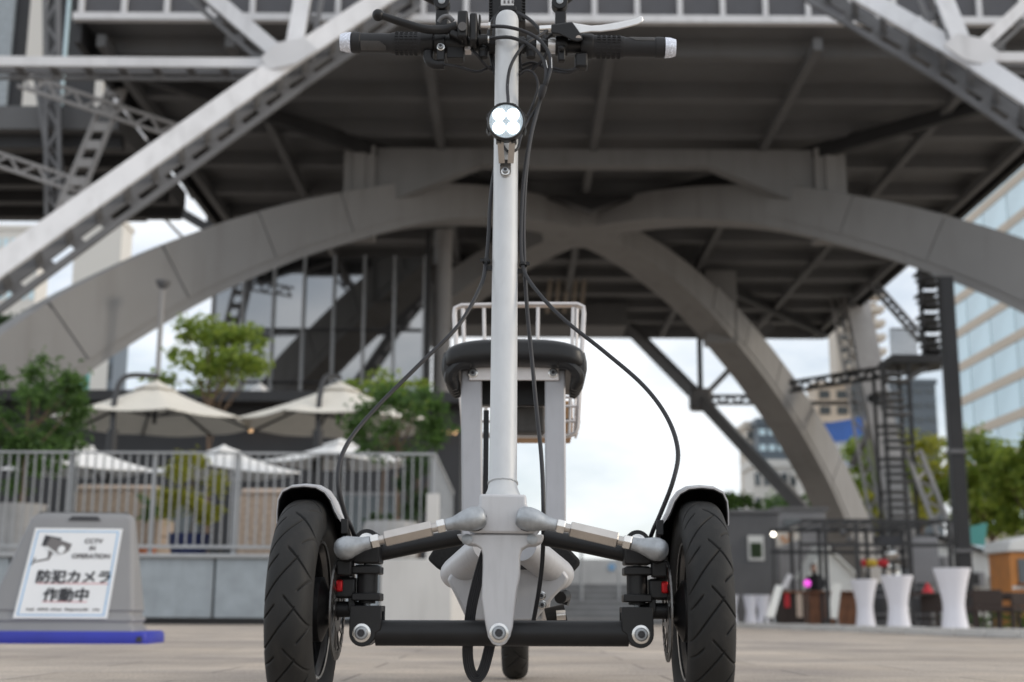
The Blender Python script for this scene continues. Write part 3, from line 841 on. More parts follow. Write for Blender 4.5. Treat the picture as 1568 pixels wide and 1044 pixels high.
def tree(name, label, base, cen, rad, n, size, mat, clumps=26, tr=.06, group=None, cat='tree', asp=.5, pot=None, seed=1):
    rnd = random.Random(seed)
    base, cen = Vector(base), Vector(cen)
    t = thing(name, label, cat, base, 0, group)
    b2 = base + Vector((0, 0, .02))
    if pot:
        pr_, ph, pmat = pot
        MB().lathe([(pr_ * .72, 0), (pr_, ph), (pr_ * 1.03, ph + .02), (pr_ * .9, ph + .02), (pr_ * .86, ph - .06), (0, ph - .06)], base, (0, 0, 1), 24).build('pot', M[pmat], t)
        b2 = base + Vector((0, 0, ph - .06))
    m = MB(); tips = leaves(m, cen, rad, n, size, clumps, rnd=rnd, asp=asp)
    raw(m, 'crown', M[mat], t)
    m = MB()
    mid = b2.lerp(cen, .55) + Vector((rnd.uniform(-.3, .3) * rad[0] * .3, 0, 0))
    m.tube(crom([b2, b2.lerp(mid, .5) + Vector((tr * .4, 0, 0)), mid, cen + Vector((0, 0, rad[2] * .3))], 5), [tr * (1 - .75 * i / 15) for i in range(16)], 8)
    for q in tips[:14]:
        s0 = mid.lerp(cen, rnd.random() * .8)
        m.tube(crom([s0, s0.lerp(q, .5) + Vector((0, 0, -.05 * rad[2])), q], 4), [tr * .4 * (1 - .8 * i / 8) for i in range(9)], 5)
    m.build('trunk', M['bark'], t)
    return t

def on(px, py, Y, z=None):
    q = P(px, py, Y); q.z = G(q.x, q.y) if z is None else z
    return q
pot_base = on(28, 830, 14.6, TF)
tree('potted_tree', 'leafy green tree in a tall pale pot at the left end of the terrace', pot_base, P(42, 640, 14.6), (.66, .6, .82), 4200, .085, 'leaf_green', 40, .04, 'terrace plants', 'tree', .42, (.27, P(20, 775, 14.6).z - TF, 'pot_grey'), 3)
tree('potted_bamboo', 'yellowish green bamboo in a navy pot behind the railing', on(290, 830, 15.0, TF), P(292, 748, 15.0), (.46, .38, .44), 3000, .075, 'leaf_yellow', 22, .015, 'terrace plants', 'plant', .25, (.24, .34, 'pot_navy'), 4)
tree('terrace_tree', 'slender light green tree rising behind the left big parasol', on(318, 800, 26, TF), P(318, 545, 26), (1.15, .9, .95), 2300, .17, 'leaf_light', 28, .05, 'terrace plants', 'tree', .45, None, 5)
tree('terrace_tree', 'leafy green tree in front of the round column beside the scooter', on(608, 800, 18, TF), P(608, 640, 18), (.76, .6, .64), 2300, .10, 'leaf_green', 34, .03, 'terrace plants', 'tree', .45, (.36, .55, 'pot_grey'), 6)
tree('small_potted_plant', 'small plant in a terracotta pot right of the camera sign', on(223, 830, 14.2, TF), P(222, 775, 14.2), (.14, .14, .14), 300, .06, 'leaf_green', 8, .01, 'terrace plants', 'plant', .5, (.12, .17, 'pot_terracotta'), 8)
tree('shrub', 'dark green shrub between the two big parasols at the cafe front', on(575, 800, 27, TF), P(600, 600, 27), (1.1, .8, .55), 900, .15, 'leaf_light', 22, .04, 'terrace plants', 'shrub', .5, None, 9)
tree('shrub', 'dense dark shrub behind the railing corner', on(640, 830, 16.5, TF), P(640, 730, 16.5), (.32, .4, .62), 1500, .08, 'leaf_dark', 16, .02, 'terrace plants', 'shrub', .5, None, 10)
pb = thing('round_planter', 'low rounded pale planter behind the right end of the railing', 'planter', on(598, 840, 14.6, TF), 0)
MB().lathe([(.24, 0), (.30, .15), (.31, .42), (.28, .48), (.25, .46), (.24, .38), (0, .38)], on(598, 840, 14.6, TF), (0, 0, 1), 24).build('planter_body', M['pot_grey'], pb)
m = MB(); leaves(m, on(598, 800, 14.6, TF) + Vector((0, 0, .5)), (.25, .25, .12), 300, .07, 8); raw(m, 'foliage', M['leaf_dark'], pb)

def sofa(label, px0, px1, py0, py1, Y, dark=False):
    a, b = P(px0, py1, Y), P(px1, py0, Y)
    t = thing('wicker_sofa', label, 'sofa', ((a.x + b.x) / 2, Y, TF), 0, 'wicker sofas on the terrace')
    h = b.z - TF
    mw = 'wicker'
    MB().span((a.x, Y, TF + .06), (b.x, Y + .1, TF + h)).build('back', M[mw], t, bevel=.02)
    MB().span((a.x, Y + .101, TF + .06), (b.x, Y + .75, TF + .36)).build('seat', M[mw], t, bevel=.02)
    for x in (a.x, b.x - .1):
        MB().span((x, Y + .102, TF + .36), (x + .1, Y + .75, TF + .58)).build('arm', M[mw], t, bevel=.02)
    MB().span((a.x + .03, Y - .02, TF + h), (b.x - .03, Y + .16, TF + h + .07)).build('top_cushion', M['cushion'], t, bevel=.03)
    for x in (a.x + .06, b.x - .06):
        for y in (Y + .06, Y + .68):
            MB().cyl((x, y, TF), (x, y, TF + .07), .025, 8).build('leg', M['dark_steel'], t)
sofa('beige wicker sofa with its back to the railing, left of the scooter wheel', 362, 500, 758, 820, 14.5)
sofa('beige wicker sofa seen through the railing above the camera sign', 110, 245, 752, 800, 15.4)

# ================================================================== CAMERA WARNING SIGN
SY = 5.2
sb0 = on(95, 985, SY, 0)
sign = thing('warning_sign_stand', 'grey plastic stand with white security camera notice on a blue base', 'sign', (sb0.x, SY, 0), R(4))
def SL(x, y, z): return ROOT[sign.name] @ Vector((x, y, z))
k = SY * .985 / FPX
def sx(px): return (px - 95) * k
H = .508
def body_ring(z, x0, x1, yf, yb, rr=.02, n=3):
    pts = []
    for cx_, cy_, a0 in ((x1 - rr, yf + rr, -90), (x1 - rr, yb - rr, 0), (x0 + rr, yb - rr, 90), (x0 + rr, yf + rr, 180)):
        for j in range(n + 1):
            a = R(a0 + 90 * j / n); pts.append(SL(cx_ + rr * math.cos(a), cy_ + rr * math.sin(a), z))
    return pts
def edge(z):
    f = z / H
    x1 = sx(207) + (sx(181) - sx(207)) * f + .012; x0 = -(sx(216)) * .985 + ((sx(52) - .05) + sx(216) * .985) * f
    yf = -.12 + .155 * f; yb = .16 - .075 * f
    return x0, x1, yf, yb
rings = []
for z in (.045, .06, .065, .08, .085, .10, .105, .12, .125, .14, .20, .30, .42, .475, .495, .508):
    x0, x1, yf, yb = edge(z)
    ins = 0
    if z in (.065, .08, .105, .12): ins = .008
    if z > .48: ins += {.495: .010, .508: .028}[z]
    rings.append(body_ring(z, x0 + ins, x1 - ins, yf + ins * .6, yb - ins * .6))
MB().loft(rings).build('body', M['sign_plastic'], sign)
def face(u, v, off=.003):
    """point on the leaning front face: u across in metres from centre, v height"""
    x0, x1, yf, yb = edge(v)
    return SL(u, yf - off, v)
pv0, pv1 = .092, .440
def pc(u): return u
tl, trr, bl, brr = face(sx(55) - .036, pv1, .001), face(sx(187) - .036, pv1, .001), face(sx(20) + .026, pv0, .001), face(sx(168), pv0, .001)
nrm = (trr - tl).cross(bl - tl).normalized()
if nrm.y > 0: nrm = -nrm
MB().prism([bl, brr, trr, tl], nrm * .004).build('notice_panel', M['sign_face'], sign)
def nf(u, v, off=.0055):
    """u, v in 0..1 over the notice"""
    return (bl.lerp(brr, u)).lerp(tl.lerp(trr, u), v) + nrm * off
def bar_uv(u0, v0, u1, v1, name, mat, off=.0045):
    MB().prism([nf(u0, v0, off), nf(u1, v0, off), nf(u1, v1, off), nf(u0, v1, off)], nrm * .0006).build(name, M[mat], sign, smooth=0)
for (a, b_, c, d) in ((.035, .03, .05, .97), (.95, .03, .965, .97), (.051, .03, .949, .042), (.051, .958, .949, .97)):
    bar_uv(a, b_, c, d, 'border_line', 'ink_blue')
bar_uv(.17, .375, .95, .385, 'underline', 'ink_red')
bar_uv(.27, .175, .75, .185, 'underline', 'ink_red')
# camera pictogram
def poly_uv(pts, name, mat, off):
    MB().prism([nf(u, v, off) for u, v in pts], nrm * .0006).build(name, M[mat], sign, smooth=0)
poly_uv([(.12, .80), (.135, .92), (.33, .885), (.30, .76)][::1], 'camera_picture', 'ink_black', .0046)
poly_uv([(.20, .90), (.46, .82), (.44, .745), (.40, .715), (.33, .70), (.17, .80)], 'camera_picture', 'ink_grey', .0053)
poly_uv([(.18, .795), (.34, .70), (.34, .685), (.17, .775)], 'camera_picture', 'sign_face', .006)
poly_uv([(.355 + .042 * math.cos(a * .5236), .755 + .045 * math.sin(a * .5236)) for a in range(12)], 'camera_lens', 'sign_face', .006)
poly_uv([(.21, .76), (.27, .72), (.24, .64), (.07, .605), (.075, .625), (.22, .66)], 'camera_arm', 'ink_grey', .0046)
poly_uv([(.055, .58), (.07, .58), (.09, .665), (.075, .665)], 'camera_arm', 'ink_black', .0046)
def text(body, u, v, height, width, mat, bold=.004):
    cu = bpy.data.curves.new('lettering', 'FONT'); cu.body = body; cu.size = 1.0; cu.align_x = 'CENTER'
    o = bpy.data.objects.new('lettering', cu); COL.objects.link(o)
    bpy.context.view_layer.update()
    me = bpy.data.meshes.new_from_object(o.evaluated_get(bpy.context.evaluated_depsgraph_get()))
    COL.objects.unlink(o); bpy.data.objects.remove(o)
    xs_ = [q.co.x for q in me.vertices]; ys_ = [q.co.y for q in me.vertices]
    inv = ROOT[sign.name].inverted(); xa, xb, ya, yb_ = min(xs_), max(xs_), min(ys_), max(ys_)
    base_v = [tuple(q.co) for q in me.vertices]; base_f = [tuple(p.vertices) for p in me.polygons]
    vs, fs = [], []
    for k_, (du, dv) in enumerate(((0, 0), (bold, 0), (-bold, 0), (0, bold * .8), (0, -bold * .8))):     # heavier strokes: nudged overprints
        o_ = len(vs)
        for x_, y_, _ in base_v:
            vs.append(tuple(inv @ nf(u + du + width * ((x_ - xa) / (xb - xa) - .5), v + dv + height * ((y_ - ya) / (yb_ - ya) - .5), .0056 + .00012 * k_)))
        fs += [tuple(i_ + o_ for i_ in f_) for f_ in base_f]
    me = bpy.data.meshes.new('lettering'); me.from_pydata(vs, [], fs); me.materials.append(M[mat])
    t = bpy.data.objects.new('lettering', me); COL.objects.link(t); t.parent = sign; ROOT[t.name] = ROOT[sign.name]
text('CCTV', .70, .855, .05, .20, 'ink_grey')
text('IN', .70, .775, .045, .06, 'ink_grey')
text('OPERATION', .70, .685, .05, .42, 'ink_grey')
text('防犯カメラ', .555, .455, .14, .80, 'ink_black', .007)
text('作動中', .51, .255, .145, .48, 'ink_black', .007)
u = .12
while u < .92:
    w_ = random.choice((.012, .016, .02, .024))
    if random.random() > .12:
        bar_uv(u, .082 + random.uniform(-.004, .004), u + w_, .108 + random.uniform(-.006, .004), 'small_print', 'ink_grey')
    u += w_ + .006
hm = MB()
MB().prism([face(sx(88), .474, .0), face(sx(138), .474, .0), face(sx(132), .490, .0), face(sx(94), .490, .0)], (0, -.004, 0)).build('handle_slot', M['ink_black'], sign)
x0, x1, yf, yb = edge(.045)
base = MB()
base.loft([body_ring(z, x0 - .01 - o_, x1 + .058 + o_, yf - .05 - o_, yb + .05 + o_, .03, 4) for z, o_ in ((0.0, .004), (.012, .006), (.036, .004), (.046, -.004))])
base.build('base', M['sign_blue'], sign)
MB().prism([SL(x1 + .02, yf - .058, .008), SL(x1 + .044, yf - .058, .008), SL(x1 + .040, yf - .058, .028), SL(x1 + .024, yf - .058, .028)], (0, .004, 0)).build('base_notch', M['ink_black'], sign)

# street lamp before the left arch
q = P(250, 432, 37)
lamp = thing('street_lamp', 'street lamp with dark bowl head in front of the left arch', 'lamp', (q.x, 37, 0))
MB().cyl((q.x, 37, 0), (q.x, 37, q.z - .1), .07, 10).build('pole', M['tower_grey'], lamp)
MB().lathe([(.06, -.22), (.16, -.12), (.22, .0), (.22, .04), (.0, .06)], (q.x, 37, q.z), (0, 0, 1), 16).build('lamp_head', M['mid_steel'], lamp)

# ================================================================== RIGHT SIDE
def one(m, name, mat, label, cat, group=None, base=None, **kw):
    t = thing(name, label, cat, base or (0, 0, 0), 0, group)
    return t

# stretch-covered standing tables
def hi_table(label, px, py0, py1, half_px, Y):
    b = on(px, py1, Y); top = P(px, py0, Y).z; r = half_px * Y * .985 / FPX; h = top - b.z
    t = thing('standing_table', label, 'table', b, 0, 'white stretch covered standing tables')
    prof = []
    for i in range(15):
        f = i / 14; prof.append((r * (.60 + .42 * abs(f - .42) ** 1.5 / .58 ** 1.5 * (1 if f > .42 else .72)), h * f * .985))
    MB().lathe(prof, b, (0, 0, 1), 32).build('cover', M['stretch_white'], t)
    MB().lathe([(r * 1.03, 0), (r * 1.03, .025), (0, .03)], b + Vector((0, 0, h * .985)), (0, 0, 1), 32).build('table_top', M['stretch_white'], t)
    for i in range(4):
        a = .6 + i * math.pi / 2
        MB().lathe([(.05, 0), (.045, .03), (.02, .05)], b + Vector((math.cos(a) * r * .88, math.sin(a) * r * .88, 0)), (0, 0, 1), 10).build('foot', M['stretch_white'], t)
hi_table('white waisted standing table nearest the camera, beside the dark steel post', 1463, 871, 967, 27, 22.7)
hi_table('white waisted standing table in the middle of the three', 1377, 882, 964, 24, 26.6)
hi_table('white waisted standing table farthest left of the three, by the wooden counter', 1326, 888, 961, 20, 30.0)

def frame_box(name, label, cat, x0, x1, y0, y1, Y, depth, mat, roof=None, group=None):
    a, b = P(x0, y1, Y), P(x1, y0, Y); zg = G(a.x, Y)
    t = thing(name, label, cat, ((a.x + b.x) / 2, Y, zg), 0, group)
    MB().span((a.x, Y, zg), (b.x, Y + depth, b.z)).build('wall', M[mat], t, bevel=.02)
    return t, a, b, zg
hut, a, b, zg = frame_box('grey_hut', 'dark grey hut with a small square window right of the front wheel', 'hut', 1118, 1192, 786, 955, 46, 2, 'hut_grey')
MB().span((a.x - .1, 45.9, b.z + .003), (b.x + .1, 48.1, b.z + .12)).build('roof', M['mid_steel'], hut)
w0, w1 = P(1146, 858, 45.95), P(1169, 820, 45.95)
f = MB().span((w0.x, 45.93, w0.z), (w1.x, 45.985, w1.z)).build('window', M['shed_white'], hut)
MB().span((w0.x + .08, 45.90, w0.z + .1), (w1.x - .08, 45.925, w1.z - .25)).build('pane', M['leaf_dark'], f)
hut2, a, b, zg = frame_box('grey_shed', 'wide low grey shed behind the beige sign board', 'shed', 1196, 1264, 782, 955, 50, 2, 'tarp_grey')
MB().span((a.x - .1, 49.9, b.z + .003), (b.x + .1, 52.1, b.z + .15)).build('roof', M['mid_steel'], hut2)
MB().span((P(1200, 790, 50).x, 49.93, P(1200, 825, 50).z), (P(1225, 790, 50).x, 49.98, P(1200, 795, 50).z)).build('window', M['window_dark'], hut2)

def gable(name, label, cat, x0, x1, yr, ye, Y, depth, mat, roofmat, peak=None, wall_y=955):
    """gable-ended stall: ridge at yr, eaves at ye"""
    a, b = P(x0, ye, Y), P(x1, ye, Y); zg = G(a.x, Y); pk = P(peak or (x0 + x1) / 2, yr, Y)
    t = thing(name, label, cat, ((a.x + b.x) / 2, Y, zg))
    MB().prism([(a.x, Y, zg), (b.x, Y, zg), (b.x, Y, b.z), (pk.x, Y, pk.z - .05), (a.x, Y, a.z)], (0, depth, 0)).build('wall', M[mat], t)
    for e in (a, b):
        d = Vector((e.x - pk.x, 0, e.z - pk.z)) * 1.12
        MB().prism([(pk.x, Y - .25, pk.z), (pk.x + d.x, Y - .25, pk.z + d.z), (pk.x + d.x, Y - .25, pk.z + d.z + .08), (pk.x, Y - .25, pk.z + .08)], (0, depth + .5, 0)).build('roof_slope', M[roofmat], t)
    return t
gable('white_tent', 'small white gabled stall tent behind the person in black', 'tent', 1238, 1308, 836, 880, 43, 1.5, 'tent_white', 'tent_white', 1262)
shed = gable('white_shed', 'white shed with dark sloping roof behind the dark post', 'shed', 1415, 1556, 820, 862, 42, 1.6, 'shed_white', 'dark_steel', 1422)
for x0, x1, y0, y1 in ((1480, 1503, 876, 898), (1518, 1536, 882, 900), (1436, 1449, 852, 870)):
    a, b = P(x0, y1, 41.9), P(x1, y0, 41.9)
    u_ = MB().span((a.x, 41.6, a.z), (b.x, 41.99, b.z)).build('air_conditioner', M['tarp_grey'], shed, bevel=.02)
    MB().span((a.x + .06, 41.58, a.z + .06), (b.x - .2, 41.6, b.z - .06)).build('fan_grille', M['dark_steel'], u_)
tp, a, b, zg = frame_box('grey_tarp_screen', 'leaning grey tarpaulin screen between the middle and nearest tables', 'screen', 1400, 1436, 822, 955, 36, .15, 'tarp_grey')
MB().span((a.x - .08, 35.9, zg), (a.x - .01, 36.1, b.z + .1)).build('side_post', M['mid_steel'], tp)

# food truck
ft, a, b, zg = frame_box('food_truck', 'orange food truck with white roof at the right edge', 'truck', 1552, 1700, 846, 932, 33, 1.5, 'truck_orange')
m = MB()
rw = [(a.x - .12, b.z), (b.x + .1, b.z), (b.x + .1, b.z + .3), (a.x + .5, b.z + .42), (a.x, b.z + .28)]
m.prism([(x, 32.85, z + .003) for x, z in rw], (0, 1.8, 0)); m.build('roof', M['truck_roof'], ft, bevel=.05)
w0, w1 = P(1562, 892, 32.9), P(1650, 856, 32.9)
f = MB().span((w0.x, 32.93, w0.z), (w1.x, 32.99, w1.z)).build('serving_hatch', M['window_dark'], ft)
MB().span((w0.x - .04, 32.7, w0.z - .06), (w1.x, 32.98, w0.z - .005)).build('shelf', M['wood_brown'], f)
MB().span((a.x, 32.96, P(1540, 902, 33).z), (b.x, 32.995, P(1540, 897, 33).z)).build('stripe', M['truck_roof'], ft)
for x in (a.x + .7, b.x - .6):
    w_ = MB().cyl((x, 32.9, zg + .33), (x, 33.15, zg + .33), .33, 24).build('wheel', M['tyre_rubber'], ft)
    MB().cyl((x, 32.88, zg + .33), (x, 32.9, zg + .33), .18, 20).build('hub_cap', M['zinc'], w_)

# counters, person, lamp
def counter(name, label, x0, x1, y0, Y, mat, top='wood_brown'):
    a, b = P(x0, 955, Y), P(x1, y0, Y); zg = G(a.x, Y)
    t = thing(name, label, 'counter', ((a.x + b.x) / 2, Y, zg))
    MB().span((a.x, Y, zg), (b.x, Y + .6, b.z - .05)).build('front', M[mat], t)
    n = max(2, int((b.x - a.x) / .22))
    pk = MB().box((0, 0, 0), ((b.x - a.x) / n - .02, .03, b.z - zg - .12)).mesh('plank', M[mat])
    for i in range(n):
        piece('plank', pk, t, Matrix.Translation((a.x + (i + .5) * (b.x - a.x) / n, Y - .018, (zg + b.z - .05) / 2)))
    MB().span((a.x - .06, Y - .12, b.z - .048), (b.x + .06, Y + .66, b.z)).build('counter_top', M[top], t, bevel=.01)
    return t, a, b, zg
counter('wooden_counter', 'brown plank bar counter in front of the person in black', 1240, 1310, 905, 37, 'wood_brown')
c2, a, b, zg = counter('stall_counter', 'dark stall counter hung with red cloth left of the pink lamp', 1193, 1231, 905, 36, 'wicker_dark', 'wood_brown')
MB().span((P(1201, 930, 36).x, 35.93, P(1201, 930, 36).z), (P(1209, 930, 36).x, 35.96, P(1201, 908, 36).z)).build('red_cloth', M['red_cloth'], c2)
MB().span((P(1219, 930, 36).x, 35.93, P(1201, 945, 36).z), (P(1228, 930, 36).x, 35.96, P(1201, 906, 36).z)).build('hanging_cloth', M['cushion'], c2)
q = P(1236, 893, 36.3)
pl_ = thing('pink_lamp', 'glowing pink ball lamp on the stall counter', 'lamp', (q.x, 36.3, P(1236, 905, 36.3).z))
MB().sphere(q, .10, 16, 10).build('globe', M['pink_glow'], pl_)
MB().lathe([(.08, 0), (.06, .05), (.04, .09)], (q.x, 36.3, P(1236, 905, 36.3).z), (0, 0, 1), 14).build('lamp_foot', M['dark_steel'], pl_)

def person(label, px, py_top, Y, shirt):
    top = P(px, py_top, Y); zg = G(top.x, Y); hgt = top.z - zg
    t = thing('person', label, 'person', (top.x, Y, zg))
    s = hgt / 1.70
    J = {'pel': (0, 0, .92), 'wst': (.0, .0, 1.06), 'chs': (.02, -.03, 1.28), 'nck': (.0, -.07, 1.43), 'hd0': (-.03, -.11, 1.52), 'hd1': (-.04, -.13, 1.64),
         'sl': (-.18, -.03, 1.38), 'el': (-.25, -.12, 1.14), 'wl': (-.20, -.34, 1.06), 'sr': (.20, -.03, 1.38), 'er': (.27, -.06, 1.13), 'wr': (.18, -.30, 1.05),
         'hl': (-.10, 0, .86), 'kl': (-.11, -.02, .48), 'al': (-.11, .03, .08), 'tl': (-.12, -.13, .035), 'hr': (.10, 0, .86), 'kr': (.11, -.02, .48), 'ar': (.11, .03, .08), 'tr': (.12, -.13, .035),
         'fl': (-.18, -.43, 1.05), 'fr': (.14, -.38, 1.05)}
    Rr = {'pel': .14, 'wst': .125, 'chs': .15, 'nck': .055, 'hd0': .085, 'hd1': .09, 'sl': .065, 'el': .045, 'wl': .03, 'sr': .065, 'er': .045, 'wr': .03,
          'hl': .095, 'kl': .06, 'al': .04, 'tl': .035, 'hr': .095, 'kr': .06, 'ar': .04, 'tr': .035, 'fl': .028, 'fr': .028}
    Ed = [('pel', 'wst'), ('wst', 'chs'), ('chs', 'nck'), ('nck', 'hd0'), ('hd0', 'hd1'), ('chs', 'sl'), ('sl', 'el'), ('el', 'wl'), ('wl', 'fl'), ('chs', 'sr'), ('sr', 'er'), ('er', 'wr'), ('wr', 'fr'),
          ('pel', 'hl'), ('hl', 'kl'), ('kl', 'al'), ('al', 'tl'), ('pel', 'hr'), ('hr', 'kr'), ('kr', 'ar'), ('ar', 'tr')]
    ks = list(J); me = bpy.data.meshes.new('body')
    me.from_pydata([Vector(J[k_]) * s for k_ in ks], [(ks.index(a_), ks.index(b_)) for a_, b_ in Ed], [])
    ob = bpy.data.objects.new('body', me); COL.objects.link(ob); ob.parent = t; ROOT[ob.name] = ROOT[t.name]
    sk = ob.modifiers.new('skin', 'SKIN')
    for i, k_ in enumerate(ks):
        me.skin_vertices[0].data[i].radius = (Rr[k_] * s, Rr[k_] * s); me.skin_vertices[0].data[i].use_root = (k_ == 'pel')
    ob.modifiers.new('sub', 'SUBSURF').levels = 2; ob.modifiers['sub'].render_levels = 2
    me.materials.append(M[shirt])
    org = Vector((top.x, Y, zg))
    hd = org + Vector(J['hd1']) * s
    MB().sphere(hd + Vector((0, -.012, -.03)) * s, .098 * s, 14, 10, (.85, .98, 1.2)).build('head', M['skin'], t)
    MB().sphere(hd + Vector((0, .02, .025)) * s, .105 * s, 14, 10, (.88, .95, 1.0)).build('hair', M['hair'], t)
    return t
person('person in a black shirt standing behind the wooden bar counter', 1246, 866, 38.2, 'cloth_black')

# A-boards and leaning boards
def aboard(label, quad, Y, th=.05):
    pts = [P(x, y, Y) for x, y in quad]
    zg = G(pts[0].x, Y)
    pts = [Vector((q_.x, Y + (q_.z - zg) * .22, q_.z)) for q_ in pts]
    t = thing('menu_board', label, 'sign', (pts[0].x, Y, zg), 0, 'white menu boards before the stalls')
    MB().prism(pts, (0, th, 0)).build('board', M['tent_white'], t)
    for q_ in (pts[0], pts[1]):
        MB().beam(q_ + Vector((0, th, .02)), (q_.x, Y + .5, zg), .03, .03).build('back_leg', M['dark_steel'], t)
        MB().beam(q_ + Vector((0, th / 2, .01)), (q_.x, q_.y, zg), .04, .04).build('front_leg', M['galvanised'], t)
aboard('tall white menu board standing before the wooden counter', [(1268, 946), (1283, 947), (1292, 893), (1279, 892)], 33.5)
aboard('white menu board standing left of the red cloth counter', [(1174, 944), (1186, 946), (1202, 897), (1191, 895)], 33.0)
lb_ = thing('slanted_board', 'small pale slanted board above the red cloth counter', 'sign', (P(1204, 905, 36.4).x, 36.4, P(1204, 905, 36.4).z))
MB().prism([P(x, y, 36.4) for x, y in ((1197, 898), (1204, 902), (1214, 881), (1207, 878))], (0, .05, 0)).build('board', M['sign_face'], lb_)
MB().beam(P(1201, 899, 36.45), P(1204, 906, 36.45), .03, .03).build('stand', M['dark_steel'], lb_)

for i, (px_, lab) in enumerate(((1120, 'narrow white pedestal table closest to the scooter wheel'), (1150, 'narrow white pedestal table, middle one left of the menu board'), (1169, 'narrow white pedestal table next to the left menu board'))):
    b0 = on(px_, 950, 36); h = P(px_, 911, 36).z - b0.z
    t = thing('pedestal_table', lab, 'table', b0, 0, 'narrow white pedestal tables')
    MB().lathe([(.18, 0), (.13, h * .45), (.20, h - .03)], b0, (0, 0, 1), 20).build('cover', M['stretch_white'], t)
    MB().lathe([(.22, 0), (.22, .028), (0, .03)], b0 + Vector((0, 0, h - .028)), (0, 0, 1), 20).build('table_top', M['stretch_white'], t)

# beige sign board with its lamp
sg = thing('sign_board', 'tilted beige sign board with orange brush marks above the stalls', 'sign', (P(1206, 955, 39).x, 39, -.15))
MB().prism([P(x, y, 39) for x, y in ((1190, 838), (1225, 826), (1223, 805), (1188, 816))], (0, .08, 0)).build('board', M['building_cream'], sg)
for x, y, w_ in ((1198, 823, 8), (1210, 819, 9), (1204, 828, 12)):
    c_ = P(x, y, 38.98)
    MB().box(c_, (w_ * .019, .012, .07), Matrix.Rotation(-.3, 3, 'Y')).build('brush_mark', M['truck_orange'], sg)
MB().cyl((P(1225, 900, 39.1).x, 39.1, -.15), (P(1225, 800, 39.1).x, 39.1, P(1225, 800, 39.1).z), .04, 8).build('post', M['dark_steel'], sg)
lp = thing('round_lamp', 'lit round lamp on a thin post left of the beige sign board', 'lamp', (P(1184, 955, 39).x, 39, -.15))
MB().cyl((P(1184, 900, 39).x, 39, -.15), P(1184, 822, 39), .025, 8).build('post', M['dark_steel'], lp)
MB().sphere(P(1184, 818, 39), .065, 12, 8).build('bulb', M['white_bulb'], lp)

# black steel pergola
pg = thing('pergola_frame', 'black steel pergola frame with lights over the stalls', 'pergola', (P(1340, 955, 34).x, 34, -.15))
def pv(px, py, Y): return P(px, py, Y)
for px_ in (1262, 1310, 1391, 1452):
    for Y in (33.0, 37.0):
        q = P(px_, 797, 33.0); MB().span((q.x - .045, Y - .045, -.15), (q.x + .045, Y + .045, q.z)).build('post', M['dark_steel'], pg)
xa, xb = P(1226, 797, 33).x, P(1456, 797, 33).x
for py_ in (797, 834):
    z = P(1330, py_, 33).z
    for Y in (33.0, 37.0):
        MB().span((xa, Y - .04, z - .05), (xb, Y + .04, z + .04)).build('beam', M['dark_steel'], pg)
z = P(1330, 797, 33).z
for i in range(9):
    x = xa + .2 + (xb - xa - .4) * i / 8
    MB().span((x - .03, 33.05, z - .04), (x + .03, 36.95, z + .03)).build('rafter', M['dark_steel'], pg)
for px_, py_ in ((1290, 812), (1300, 823), (1355, 836), (1366, 850), (1330, 806), (1275, 834)):
    q = P(px_, py_, 33.4)
    s_ = MB().lathe([(.05, .0), (.08, .12), (.075, .14)], q, (0, -.6, -.8), 12).build('spotlight', M['mid_steel'], pg)
q = P(1365, 848, 33.2)
MB().sphere(q, .16, 14, 8).build('glass_shade', M['chrome'], pg)
MB().span((P(1345, 830, 33.2).x, 33.1, P(1345, 832, 33.2).z), (P(1378, 830, 33.2).x, 33.7, P(1345, 820, 33.2).z)).build('speaker_box', M['ink_black'], pg)
bn = thing('bunting_roll', 'red and yellow rolled bunting hanging below the pergola', 'bunting', (P(1340, 862, 34.5).x, 34.5, P(1340, 866, 34.5).z))
for x0, x1, mt in ((1319, 1326, 'red_cloth'), (1326, 1343, 'yellow_plastic'), (1343, 1360, 'red_cloth')):
    a, b = P(x0 + .3, 862, 34.5), P(x1 - .3, 862, 34.5)
    MB().tube([a, a.lerp(b, .2), a.lerp(b, .8), b], [.06, .1, .1, .06], 12).build('roll', M[mt], bn)

# dark barrels and wicker chairs
def barrel(label, px, py0, py1, half, Y):
    b0 = on(px, py1, Y); h = P(px, py0, Y).z - b0.z; r = half * Y * .985 / FPX
    t = thing('barrel', label, 'barrel', b0, 0, 'dark barrels')
    MB().lathe([(r * .8, 0), (r * .95, h * .25), (r, h * .5), (r * .95, h * .75), (r * .8, h), (r * .74, h), (r * .72, h - .03), (0, h - .03)], b0, (0, 0, 1), 24).build('staves', M['charcoal_wall'], t)
    for f in (.12, .3, .7, .88):
        MB().lathe([(r * .99, h * f - .02), (r * .99, h * f + .02), (r * .9, h * f + .02), (r * .9, h * f - .02)], b0, (0, 0, 1), 24, close=True).build('hoop', M['mid_steel'], t)
barrel('dark barrel between the two left standing tables', 1352, 893, 960, 14, 31)
barrel('dark barrel between the middle and nearest standing tables', 1420, 893, 962, 16, 30)

